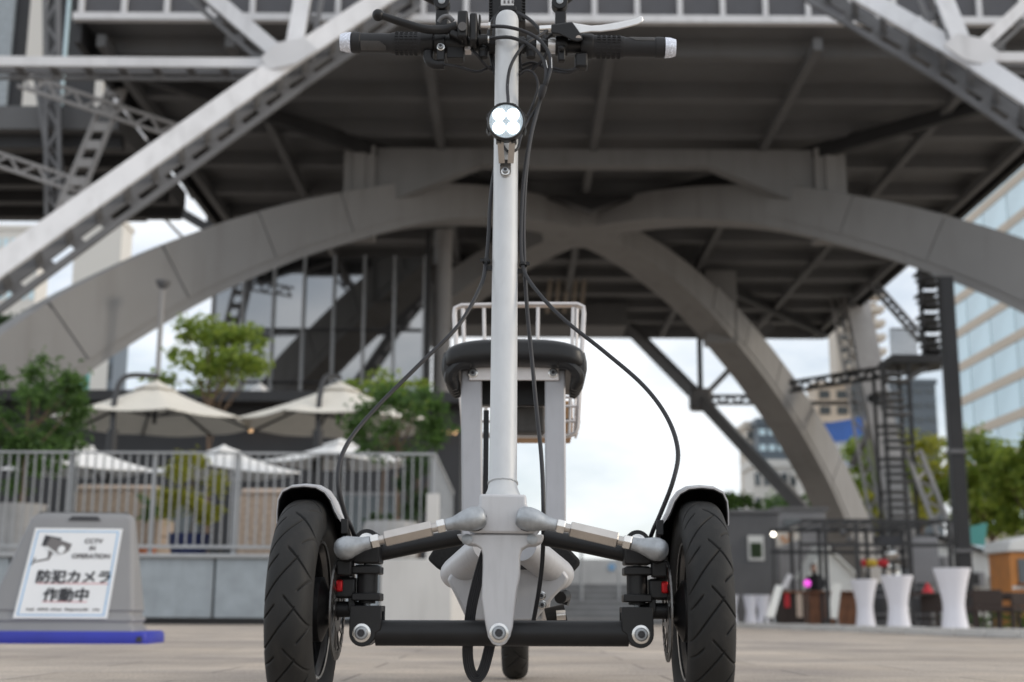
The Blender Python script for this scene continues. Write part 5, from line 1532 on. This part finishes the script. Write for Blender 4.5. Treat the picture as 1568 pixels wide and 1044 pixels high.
# left throttle body, clamp and cable outlet
th_l = sb_(hlathe([(645, .0168), (646, .0178), (662, .0180), (664, .0172)]), 'throttle_body', 'plastic_black')
q0, q1 = Q(656, 86, yH - .012), Q(679, 101, yH - .012)
sb_(MB().tube(crom([Q(655, 80, yH - .01), Q(657, 93, yH - .012), Q(666, 99, yH - .012), Q(680, 99, yH - .012)], 5), .0068, 12), 'cable_outlet', 'plastic_black', th_l)
cl_l = sb_(hlathe([(666, .0150), (667, .0158), (682, .0158), (683, .0150)]), 'clamp_collar', 'satin_black')
q = Q(675, 74, yH - .016); sb_(MB().box(q + Vector((0, .004, -.006)), (.0115, .012, .026)), 'clamp_lug', 'satin_black', cl_l, bevel=.002)
bolt(Q(675, 72, yH - .0185), .0042, parent=cl_l)
sb_(hlathe([(683, .0135), (711, .0135)]), 'switch_sleeve', 'plastic_black')
sb_(MB().span(Q(684, 88, yH - .01), Q(711, 79, yH + .01)), 'switch_case', 'plastic_black', bevel=.001)
# right throttle
th_r = sb_(hlathe([(890, .0172), (892, .0182), (906, .0182), (909, .0168)]), 'throttle_body', 'plastic_black')
sb_(MB().box(Q(890, 95, yH - .006), (.018, .02, .022)), 'cable_outlet', 'plastic_black', th_r, bevel=.003)
cl_r = sb_(hlathe([(851, .0140), (852, .0148), (869, .0148), (870, .0140)]), 'clamp_collar', 'satin_black')
q = Q(860, 77, yH - .016); sb_(MB().box(q + Vector((0, .004, -.004)), (.0105, .012, .024)), 'clamp_lug', 'satin_black', cl_r, bevel=.002)
sb_(MB().sphere(Q(860, 74, yH - .0205), .0046, 12, 8), 'bolt', 'plastic_black', cl_r)
sb_(hlathe([(840, .0112), (851, .0112)]), 'silver_sleeve', 'alu_lever')
sb_(hlathe([(822, .0112), (828, .0112)]), 'silver_sleeve', 'alu_lever')
sb_(MB().span(Q(711, 77, yH - .008), Q(722, 66, yH + .008)), 'sensor_plate', 'wire_metal', bevel=.001)
# stem clamps with dome nuts
for a_, b_, c_ in ((733, 748, 740), (806, 821, 813)):
    cl_ = sb_(hlathe([(a_, .0150), (b_, .0150)]), 'stem_clamp', 'satin_black', bevel=.0015)
    q = Q(c_, 82, yH - .012)
    sb_(MB().cyl(q + Vector((0, 0, -.006)), q + Vector((0, 0, .01)), .0066, 18), 'dome_nut', 'plastic_black', cl_)
    sb_(MB().sphere(q + Vector((0, -.002, .006)), .0062, 14, 8), 'dome_nut', 'chrome' if False else 'satin_black', cl_)
for a_, b_ in ((750, 759), (794, 804)):
    sb_(hlathe([(a_, .0125), (b_, .0125)]), 'collar', 'plastic_black')

# ---- brake levers
def lever(pts, rad, name, mat, sq=.6):
    return sb_(MB().tube(crom(pts, 6), [rad[0] + (rad[1] - rad[0]) * i / (6 * (len(pts) - 1)) for i in range(6 * (len(pts) - 1) + 1)], 14, squash=1.0), name, mat)
yV = .235
lv = lever([Q(700, 40, yV), Q(680, 45, yV), Q(650, 44, yV - .012), Q(615, 34, yV - .022), Q(588, 25, yV - .026), Q(580, 23, yV - .026)], (.0075, .0045), 'brake_lever', 'satin_black')
sb_(MB().sphere(Q(579, 23, yV - .026), .0086, 16, 10), 'lever_tip', 'satin_black', lv)
rv = sb_(MB().loft([[Q(x, y0, y_), Q(x, y1, y_), Q(x, y1, y_ + .012), Q(x, y0, y_ + .012)] for x, y0, y1, y_ in ((875, 34, 48, yV), (886, 36, 52, yV), (905, 39, 49, yV - .006), (920, 38, 49, yV - .01), (945, 34, 46, yV - .016), (965, 30, 41, yV - .02), (976, 27, 38, yV - .022), (980, 24, 36, yV - .022), (985, 25, 33, yV - .022))]), 'brake_lever', 'alu_lever', bevel=.002)
sb_(MB().loft([[Q(x, y0, yV - .004), Q(x, y1, yV - .004), Q(x, y1, yV + .018), Q(x, y0, yV + .018)] for x, y0, y1 in ((844, 37, 51), (855, 36, 52), (868, 34, 58), (876, 33, 62), (884, 44, 64), (892, 56, 62))]), 'lever_mount', 'satin_black', rv, bevel=.002)
sb_(MB().cyl(Q(826, 45, yV + .005), Q(845, 44, yV + .005), .0055, 16), 'cable_adjuster', 'chrome', rv)
sb_(MB().cyl(Q(886, 58, yV - .004), Q(886, 58, yV + .016), .004, 12), 'pivot', 'wire_metal', rv)
# left master block
mb = sb_(MB().span(Q(700, 56, yV - .012), Q(718, 30, yV + .02)), 'lever_mount', 'plastic_black', lv, bevel=.003)
sb_(MB().cyl(Q(708, 40, yV - .018), Q(708, 40, yV - .01), .0062, 14), 'pivot', 'mid_steel', lv)
sb_(MB().span(Q(718.5, 62, yV - .010), Q(732, 32, yV + .018)), 'adjuster_block', 'plastic_black', lv, bevel=.003)
sb_(MB().span(Q(732.5, 46, yV - .006), Q(737, 30, yV + .012)), 'adjuster_block', 'plastic_black', lv, bevel=.002)
sb_(MB().cyl(Q(736, 40, yV), Q(750, 40, yV), .0048, 14), 'cable_adjuster', 'wire_metal', lv)
sb_(MB().cyl(Q(748, 40, yV), Q(751, 40, yV), .0058, 14), 'cable_adjuster', 'chrome', lv)
sb_(MB().cyl(Q(733, 60, yV), Q(747, 60, yV), .0068, 14), 'cable_adjuster', 'plastic_black', lv)
sb_(MB().cyl(Q(746.5, 60, yV), Q(749, 60, yV), .0052, 14), 'cable_adjuster', 'chrome', lv)
sb_(MB().box(Q(700, 56, yV + .004), (.022, .016, .01), Matrix.Rotation(.5, 3, 'Y')), 'lever_spring_case', 'satin_black', lv, bevel=.002)
sb_(MB().tube(crom([Q(672, 34, yV + .006), Q(677, 27, yV + .004), Q(686, 25, yV + .004), Q(694, 32, yV + .006)], 5), .0035, 10), 'hinge_clip', 'mid_steel', lv)

# ---- mirror stalks
for jx, jy, stub, tip in ((677, 6, (667, 687, 17, 40), (636, -14)), (857, 6, (850, 867, 19, 36), (884, -14))):
    j = Q(jx, jy, .27)
    mr = sb_(MB().cyl(j + Vector((0, -.010, 0)), j + Vector((0, .010, 0)), .0118, 26), 'mirror_joint', 'satin_black', bevel=.001)
    sb_(MB().lathe([(.005, 0), (.005, .001), (.0036, .0015), (.003, .0005), (0, .0005)], j + Vector((0, -.0102, 0)), (0, -1, 0), 18), 'bolt', 'zinc', mr)
    a, b = Q(stub[0], stub[3] + 14, .27), Q(stub[1], stub[2], .27)
    sb_(MB().span((a.x, .263, a.z), (b.x, .279, b.z)), 'mirror_stub', 'satin_black', mr, bevel=.002)
    t_ = Q(tip[0], tip[1], .272)
    sb_(MB().tube([j, j.lerp(t_, .5), t_, t_ + (t_ - j) * 1.6], [.0075, .007, .006, .005], 14), 'mirror_arm', 'satin_black', mr)
    far = t_ + (t_ - j) * 1.6
    sb_(MB().sphere(far + Vector((0, .0, .035)), .05, 20, 12, (1.15, .22, .75)), 'mirror_head', 'plastic_black', mr)

# ---- controller box with cooling fins behind the stem head
a, b = Q(753, 33, .30), Q(800, -40, .30)
cb_ = sb_(MB().span((a.x, .30, a.z), (b.x, .335, b.z)), 'controller_box', 'plastic_black', bevel=.002)
zf = a.z
fin = MB()
while zf < b.z:
    for x in (a.x - .0022, b.x + .0022):
        fin.box((x, .317, zf + .002), (.0044, .034, .0018))
    zf += .0048
sb_(fin, 'cooling_fins', 'plastic_black', cb_)
a, b = Q(767, 8, .2985), Q(787, -6, .2985)
sb_(MB().span((a.x, .2985, a.z), (b.x, .2998, b.z)), 'label_plate', 'white_sticker', cb_)
for i in range(3):
    x = a.x + .004 + i * .006
    sb_(MB().span((x, .2978, a.z + .003), (x + .0028, .2984, a.z + .008)), 'label_mark', 'ink_grey', cb_)
a, b = Q(764, 16, .29), Q(791, 10, .29)
sb_(MB().span((a.x, .286, a.z - .003), (b.x, .299, b.z)), 'cable_gland', 'plastic_black', cb_, bevel=.002)

# ---- headlight
hl = Q(775, 186, .118)
ax = Vector((0.0, -1, -.16)).normalized()
lamp_b = sb_(MB().lathe([(.010, -.042), (.018, -.040), (.0228, -.028), (.0245, -.010), (.0252, .0), (.0248, .004), (.0236, .0055), (.0222, .0045), (.0222, .0)], hl, ax, 48), 'headlight', 'satin_black')
u_, v_, w_ = basis(ax)
for k_ in range(8):
    a = k_ * math.pi / 4 + .39
    dv = u_ * math.cos(a) + v_ * math.sin(a)
    sb_(MB().beam(hl + dv * .0248 - ax * .004, hl + dv * .0262 - ax * .026, .007, .0045, up=dv), 'bezel_lug', 'satin_black', lamp_b, bevel=.001)
sb_(MB().lathe([(.0221, .002), (.0, .0035)], hl, ax, 40), 'reflector', 'lens_reflector', lamp_b)
right = U - ax * U.dot(ax); right.normalize(); upv = right.cross(ax).normalized()
if upv.z < 0: upv = -upv
for sx_ in (-1, 1):
    for sz_ in (-1, 1):
        sb_(MB().lathe([(.0084, .0), (.0072, .0016), (.003, .0026), (0, .0028)], hl + right * sx_ * .0092 + upv * sz_ * .0086 + ax * .0032, ax, 20), 'led_lens', 'led', lamp_b)
# bracket: two prongs to a bolt plate on the stem
bq = Q(775, 263, .155)
for s_ in (-1, 1):
    p0 = hl + right * s_ * .0078 - upv * .024 - ax * .016; p1 = bq + Vector((s_ * .0058, -.001, .012))
    sb_(MB().beam(p0, p1, .0022, .008, up=(1, 0, 0)), 'bracket_prong', 'nickel', lamp_b)
    sb_(MB().sphere(p0 - ax * -.002, .0032, 10, 8), 'bracket_screw', 'nickel', lamp_b)
sf = S0 + SD * ((bq - S0).dot(SD)) + FW * (SR + .0005)
pl_b = [sf + U * x + SD * z for x, z in [(-.0072, .02), (-.0072, .0)] + [(math.cos(R(180 + t)) * .0072, math.sin(R(180 + t)) * .0072) for t in range(15, 180, 15)] + [(.0072, 0), (.0072, .02)]]
sb_(MB().prism(pl_b, FW * .002), 'bracket_plate', 'nickel', lamp_b)
bolt(sf + FW * .0022, .0042, FW, parent=lamp_b)

# ---- cables
def cab(pts, r, name='cable', mat='cable_rubber', n=10):
    return sb_(MB().tube(crom(pts, 7), r, n), name, mat)
def near(px, py, off=-.024): return Q(px, py, YLp(py) + off)
CR = .0026
c1 = cab([Q(750, 40, yV)] + [near(x, y, -.036) for x, y in ((775, 41), (800, 47), (822, 58), (838, 76), (844, 98), (838, 124))] + [near(x, y, -.012) for x, y in ((826, 158), (813, 205), (803, 265), (798, 335), (799, 398))] +
    [near(812, 432, -.02), near(858, 484, -.04), near(925, 538, -.05), near(985, 590, -.06), near(1022, 640, -.07), near(1038, 690, -.08), Q(1031, 735, -.03), Q(1012, 785, -.02), Q(1000, 812, -.01), Q(992, 835, .01)], CR, 'brake_cable')
c2 = cab([Q(749, 60, yV)] + [near(x, y, -.034) for x, y in ((768, 57), (785, 58), (806, 66), (824, 80), (835, 100), (835, 124))] + [near(x, y, -.006) for x, y in ((824, 165), (812, 215), (805, 275), (802, 340), (803, 400), (807, 470), (815, 555))] +
    [Q(822, 630, .08), Q(829, 700, .05), Q(832, 770, .03), Q(831, 850, .04), Q(825, 905, .05), Q(816, 955, .06)], CR, 'brake_cable')
c8 = cab([near(x, y, -.008) for x, y in ((772, 212), (766, 232), (757, 262), (751, 305), (748, 360), (744, 402))] +
    [near(736, 438, -.02), near(702, 498, -.04), near(640, 560, -.05), near(582, 618, -.06), near(542, 664, -.07), near(522, 702, -.08), Q(518, 742, -.03), Q(528, 785, -.02), Q(538, 808, -.01), Q(548, 835, .01)], CR, 'brake_cable')
cab([Q(838, 47, yV), near(822, 57, -.02), near(806, 66, -.03), near(792, 82, -.034), near(781, 104, -.034), near(777, 130, -.032), Q(778, 152, .16), Q(778, 168, .135)], .0023, 'lamp_cable')
cab([Q(772, 214, .13), near(770, 222, -.03), near(779, 232, -.03), near(792, 228, -.028), near(797, 212, -.02), near(806, 190, -.012), near(822, 165, .0)], .0019, 'lamp_cable')
cab([Q(680, 99, yH - .012), Q(700, 102, yH - .01), Q(730, 110, yH), Q(748, 104, yH + .01), Q(768, 98, yH + .02)], .0023)
cab([Q(722, 75, yH - .008), Q(732, 86, yH - .012), Q(745, 101, yH), Q(764, 114, yH + .02)], .0021)
cab([Q(890, 100, yH - .008), Q(872, 108, yH - .01), Q(845, 104, yH), Q(820, 100, yH + .01), Q(790, 112, yH + .02)], .0023)
cab([Q(893, 101, yH - .006), Q(870, 111, yH - .008), Q(842, 107, yH), Q(815, 96, yH + .012), Q(790, 104, yH + .025)], .0023)
cab([Q(794, 116, YLp(116) + .0), Q(806, 108, YLp(110) - .015), Q(818, 113, YLp(113) - .015), Q(824, 130, YLp(130) - .012), Q(820, 150, YLp(150) - .008), Q(808, 178, YLp(178))], .0019)
cab([Q(790, 18, .29), Q(806, 26, .28), Q(822, 40, .27), Q(834, 58, .262), Q(836, 84, .262), Q(815, 108, .27)], .0024)
cab([Q(786, 18, .292), Q(800, 24, .282), Q(815, 34, .275), Q(829, 50, .268), Q(846, 62, .262)], .0022)
cab([Q(768, 20, .29), Q(758, 30, .28), Q(756, 50, .272), Q(754, 72, .27), Q(757, 100, .272), Q(760, 120, .27)], .0022)
cab([Q(765, 18, .292), Q(752, 34, .285), Q(748, 56, .275), Q(752, 90, .27), Q(757, 112, .268)], .0022)
cab([Q(846, 52, yH - .01), Q(832, 62, yH - .005), Q(818, 64, yH), Q(803, 70, yH + .004), Q(796, 86, yH + .01), Q(798, 108, yH + .015)], .0022)
# heat-shrink sleeve joining the two brake cables
sb_(MB().tube([near(833, 131, -.03), near(830, 140, -.026), near(828, 149, -.02)], [.0052, .0056, .0046], 14), 'cable_sleeve', 'cable_rubber')
# printed ticks on the cable sleeves
for pts_ in ([near(836, 92, -.0385), near(838.5, 104, -.0385)], [near(844.5, 88, -.0405), near(845, 104, -.0405)], [near(777, 130, -.0355), near(777, 139, -.0355)]):
    sb_(MB().tube(pts_, .0005, 6), 'cable_print', 'white_sticker')
# cable ties
for px_, py_, s_ in ((745, 400, 1), (801, 405, -1)):
    c_ = near(px_, py_, -.012)
    tie = sb_(MB().lathe([(.0046, -.0018), (.0052, -.0018), (.0052, .0018), (.0046, .0018)], c_, SD, 18, close=True), 'cable_tie', 'plastic_black')
    sb_(MB().box(c_ + Vector((-s_ * .006, -.001, .001)), (.005, .005, .004)), 'tie_head', 'plastic_black', tie)
    sb_(MB().box(c_ + Vector((s_ * .006, .004, -.008)), (.012, .006, .006)), 'tie_anchor', 'plastic_black', tie)
for s_ in (-1, 1):
    q = Q(528, 806, -.02); q.x *= s_
    sb_(MB().box(q, (.008, .009, .017)), 'cable_clip', 'plastic_black', bevel=.001)

# ---- ribbed conduit looping under the cross tube
loop = [Q(751, 828, .0), Q(742, 852, .008), Q(731, 890, .012), Q(722, 930, .014), Q(718, 965, .016), Q(716, 1000, .018), Q(720, 1026, .02), Q(729, 1038, .022), Q(739, 1028, .024), Q(747, 1002, .026), Q(752, 975, .028), Q(754, 940, .03)]
lp_ = crom(loop, 6); cond = MB()
for o_ in range(5):
    off = (o_ - 2) * .0023; pts_ = []
    for i, p_ in enumerate(lp_):
        tg = (lp_[min(i + 1, len(lp_) - 1)] - lp_[max(i - 1, 0)]).normalized()
        sd = tg.cross(Vector((0, -1, 0))).normalized()
        f = i / (len(lp_) - 1)
        # the ribbon turns edge-on through the loop
        pts_.append(p_ + (sd * off if True else sd))
    cond.tube(pts_, .0016, 8)
sb_(cond, 'ribbed_conduit', 'cable_rubber')

# ---- frame behind the bracket: hull, splayed tubes, foot pads
hull = px_poly([(700, 862), (735, 836), (806, 836), (850, 856), (872, 884), (866, 896), (850, 912), (818, 952), (716, 952), (697, 912), (684, 888)], .16, .62)
sb_(hull, 'frame_hull', 'silver_paint', bevel=.004)
sb_(px_poly([(798, 838), (833, 838), (846, 872), (795, 872)], .154, .159), 'hull_opening', 'ink_black')
for a_, b_ in (((741, 840), (699, 876)), ((806, 840), (854, 878))):
    p0, p1 = Q(a_[0], a_[1], .11), Q(b_[0], b_[1], .19)
    d_ = (p1 - p0).normalized()
    tb_ = sb_(MB().tube([p0 - d_ * .01, p0, p1, p1 + d_ * .010, p1 + d_ * .0155, p1 + d_ * .018], [.019, .0195, .0195, .0185, .0145, .007], 24), 'frame_tube', 'silver_paint')
for pad in ([(654, 856), (668, 834), (742, 830), (706, 852), (683, 879), (668, 869)], [(806, 832), (868, 836), (889, 858), (887, 866), (869, 886), (858, 870), (838, 850)]):
    sb_(px_poly(pad, .28, .80), 'foot_pad', 'grip_pad', bevel=.004)
for px_, py_ in ((829, 912), (830, 926)):
    bolt(Q(px_, py_, .158), .0042)
sb_(MB().cyl(Q(836, 945, .3), Q(866, 938, .3), .012, 16), 'kickstand_hinge', 'satin_black')
sb_(MB().cyl(Q(852, 942, .29), Q(866, 941, .29), .007, 12), 'kickstand_bolt', 'chrome')
sb_(MB().tube([Q(858, 915, .45), Q(866, 912, .5), Q(862, 925, .5)], .009, 12), 'kickstand', 'satin_black')
# rear fork
for s_ in (-1, 1):
    sb_(MB().beam((s_ * .055, .58, .15), (s_ * .055, 1.03, WR), .012, .03), 'rear_fork', 'silver_paint', bevel=.002)
sb_(MB().cyl((-.065, 1.02, WR), (.065, 1.02, WR), .008, 14), 'rear_axle', 'zinc')

# ---- seat
yS = .70
for x0, x1 in ((706, 738), (834, 866)):
    p = [Q(x0, 584, yS), Q(x1, 584, yS)]
    a_, b_ = Q(x0, 566, yS), Q(x1, 566, yS); c_, d_ = Q(x0 + 1, 830, yS - .06), Q(x1 + 1, 830, yS - .06)
    post = MB().loft([[c_, d_, d_ + Vector((0, .02, 0)), c_ + Vector((0, .02, 0))], [Vector((a_.x, yS, a_.z - .02)), Vector((b_.x, yS, b_.z - .02)), Vector((b_.x, yS + .02, b_.z - .02)), Vector((a_.x, yS + .02, a_.z - .02))], [Vector((a_.x, yS, a_.z)), Vector((b_.x, yS, b_.z)), Vector((b_.x, yS + .02, b_.z)), Vector((a_.x, yS + .02, a_.z))]])
    sb_(post, 'seat_post', 'post_paint', bevel=.003)
a_, b_ = Q(718, 582, yS - .006), Q(856, 556, yS - .006)
xb_ = sb_(MB().span((a_.x, yS - .005, a_.z), (b_.x, yS - .001, b_.z)), 'seat_crossbar', 'wire_metal', bevel=.001)
for px_ in (724, 847):
    q = Q(px_, 571, yS - .006); bolt((q.x, yS - .0052, q.z), .0062, parent=xb_)
a_, b_ = Q(738, 622, yS + .08), Q(834, 584, yS + .08)
sb_(MB().span((a_.x, yS + .06, a_.z), (b_.x, yS + .08, b_.z)), 'battery_case', 'plastic_black')
a_, b_ = Q(738, 790, yS - .0), Q(748, 625, yS - .0)
sb_(MB().span((a_.x, yS + .02, a_.z), (b_.x, yS + .03, b_.z)), 'wiring_duct', 'cable_rubber')
a_, b_ = Q(790, 662, yS + .1), Q(834, 622, yS + .1)
sb_(MB().span((a_.x, yS + .10, a_.z), (b_.x, yS + .14, b_.z)), 'control_case', 'rubber_grey', bevel=.004)
# cushion: a puffed slab with gathered skirts down its sides
def sq(t, w, h, p=.42):
    c_, s_ = math.cos(t), math.sin(t)
    return math.copysign(abs(c_) ** p, c_) * w, math.copysign(abs(s_) ** (p * 1.25), s_) * h
c0, cA, cB = Q(788, 543, yS), Q(681, 543, yS), Q(788, 523.5, yS)
hw_, hh_ = abs(cA.x - c0.x), abs(cB.z - c0.z)
rings = []
for yy, fw_, fh_ in ((-.050, .70, .30), (-.049, .80, .52), (-.045, .90, .74), (-.036, .965, .90), (-.022, .99, .98), (0, 1, 1), (.10, 1.02, 1.05), (.20, 1.0, 1.05), (.255, .97, .95), (.28, .90, .7), (.285, .8, .4)):
    ring = []
    for k_ in range(40):
        x_, z_ = sq(2 * math.pi * k_ / 40, hw_ * fw_, hh_ * fh_)
        crown = -.012 * (abs(x_) / hw_) ** 3 * (1 if z_ > 0 else 1.4)
        ring.append(Vector((c0.x + x_, yS + yy, c0.z + z_ + crown)))
    rings.append(ring)
seat = sb_(MB().loft(rings), 'seat', 'leatherette', smooth=80)
for s_ in (-1, 1):
    xo = c0.x + s_ * hw_
    zb_ = Q(788, 600, yS).z; zc_ = c0.z - .010
    for i in range(4):
        y_ = yS - .026 + i * .028
        sb_(MB().tube(crom([Vector((xo - s_ * .012, y_, zc_ + .006)), Vector((xo - s_ * .0085, y_ + .002, zc_ - .014)), Vector((xo - s_ * .013, y_ + .004, (zc_ + zb_) / 2 - .008)), Vector((xo - s_ * .020, y_ + .006, zb_))], 4), [.012] * 5 + [.0125] * 4 + [.011, .010, .008, .005], 10), 'pleat', 'leatherette', seat)
    # folded corner tuck at the front
    sb_(MB().tube(crom([Vector((c0.x + s_ * hw_ * .60, yS - .030, c0.z - .020)), Vector((c0.x + s_ * hw_ * .78, yS - .034, c0.z - .024)), Vector((c0.x + s_ * hw_ * .90, yS - .028, c0.z - .040)), Vector((c0.x + s_ * hw_ * .86, yS - .020, zb_ + .004))], 5), [.004] + [.010] * 8 + [.011] * 4 + [.010, .008, .005], 10), 'corner_fold', 'leatherette', seat)
sb_(px_poly([(722, 557), (850, 557), (850, 553), (722, 553)], yS - .028, yS + .25), 'seat_board', 'wood_box')

# ---- rear basket
yR0, yR1 = 1.06, 1.30
W_ = 'wire_metal'
def rr_path(x0, x1, y0, y1, Yb, rad=9):
    pts = []
    for cx_, cy_, a0 in ((x1 - rad, y0 + rad, -90), (x1 - rad, y1 - rad, 0), (x0 + rad, y1 - rad, 90), (x0 + rad, y0 + rad, 180)):
        for j in range(4):
            a = R(a0 + 30 * j); pts.append(Q(cx_ + rad * math.cos(a), cy_ + rad * math.sin(a), Yb))
    return pts + [pts[0]]
bsk = sb_(MB().tube([Q(706, 600, yR0), Q(699, 540, yR0), Q(696, 482, yR0), Q(697, 472, yR0), Q(706, 468, yR0), Q(790, 466, yR0), Q(884, 466, yR0), Q(893, 470, yR0), Q(894, 480, yR0), Q(890, 560, yR0), Q(884, 655, yR0), Q(880, 664, yR0), Q(870, 667, yR0), Q(715, 667, yR0), Q(710, 660, yR0), Q(706, 600, yR0)], .0050, 10), 'wire_basket', W_)
TR = Vector((0, yR1 - yR0, 0))
fpts = [Q(699, 472, yR0), Q(893, 472, yR0), Q(882, 664, yR0), Q(711, 664, yR0)]
bpts = [Q(709, 468, yR1), Q(884, 469, yR1), Q(880, 664, yR1), Q(714, 664, yR1)]
sb_(MB().tube(bpts + [bpts[0]], .0045, 8), 'back_wire', W_, bsk)
for p, p2 in zip(fpts, bpts):
    sb_(MB().cyl(p, p2, .0042, 8), 'side_wire', W_, bsk)
for px_ in (741, 824, 878):
    sb_(MB().cyl(Q(px_, 467, yR0 + .003), Q(786 + (px_ - 786) * .93, 665, yR0 + .003), .0036, 8), 'upright_wire', W_, bsk)
for py_ in (608, 622, 645):
    sb_(MB().cyl(Q(708, py_, yR0 + .002), Q(887, py_, yR0 + .002), .0030, 8), 'cross_wire', W_, bsk)
    for px_ in (708, 887):
        sb_(MB().cyl(Q(px_, py_, yR0), Q(px_, py_, yR0) + TR, .0028, 8), 'cross_wire', W_, bsk)
bx_ = thing('wooden_box', 'small brown box inside the wire basket behind the seat', 'box', SM @ Vector((Q(800, 661, 1.18).x, 1.18, Q(800, 661, 1.08).z)), R(-1.07))
a_, b_ = Q(752, 660, 1.08), Q(877, 612, 1.08)
bi = MB().span((a_.x, 1.09, a_.z), (b_.x, 1.27, b_.z)); bi.v = [SM @ v for v in bi.v]
bi.build('box_body', M['wood_box'], bx_, bevel=.003)
bi = MB().span((a_.x - .001, 1.088, a_.z + .022), (b_.x + .001, 1.272, a_.z + .027)); bi.v = [SM @ v for v in bi.v]
bi.build('box_seam', M['wicker_dark'], bx_)
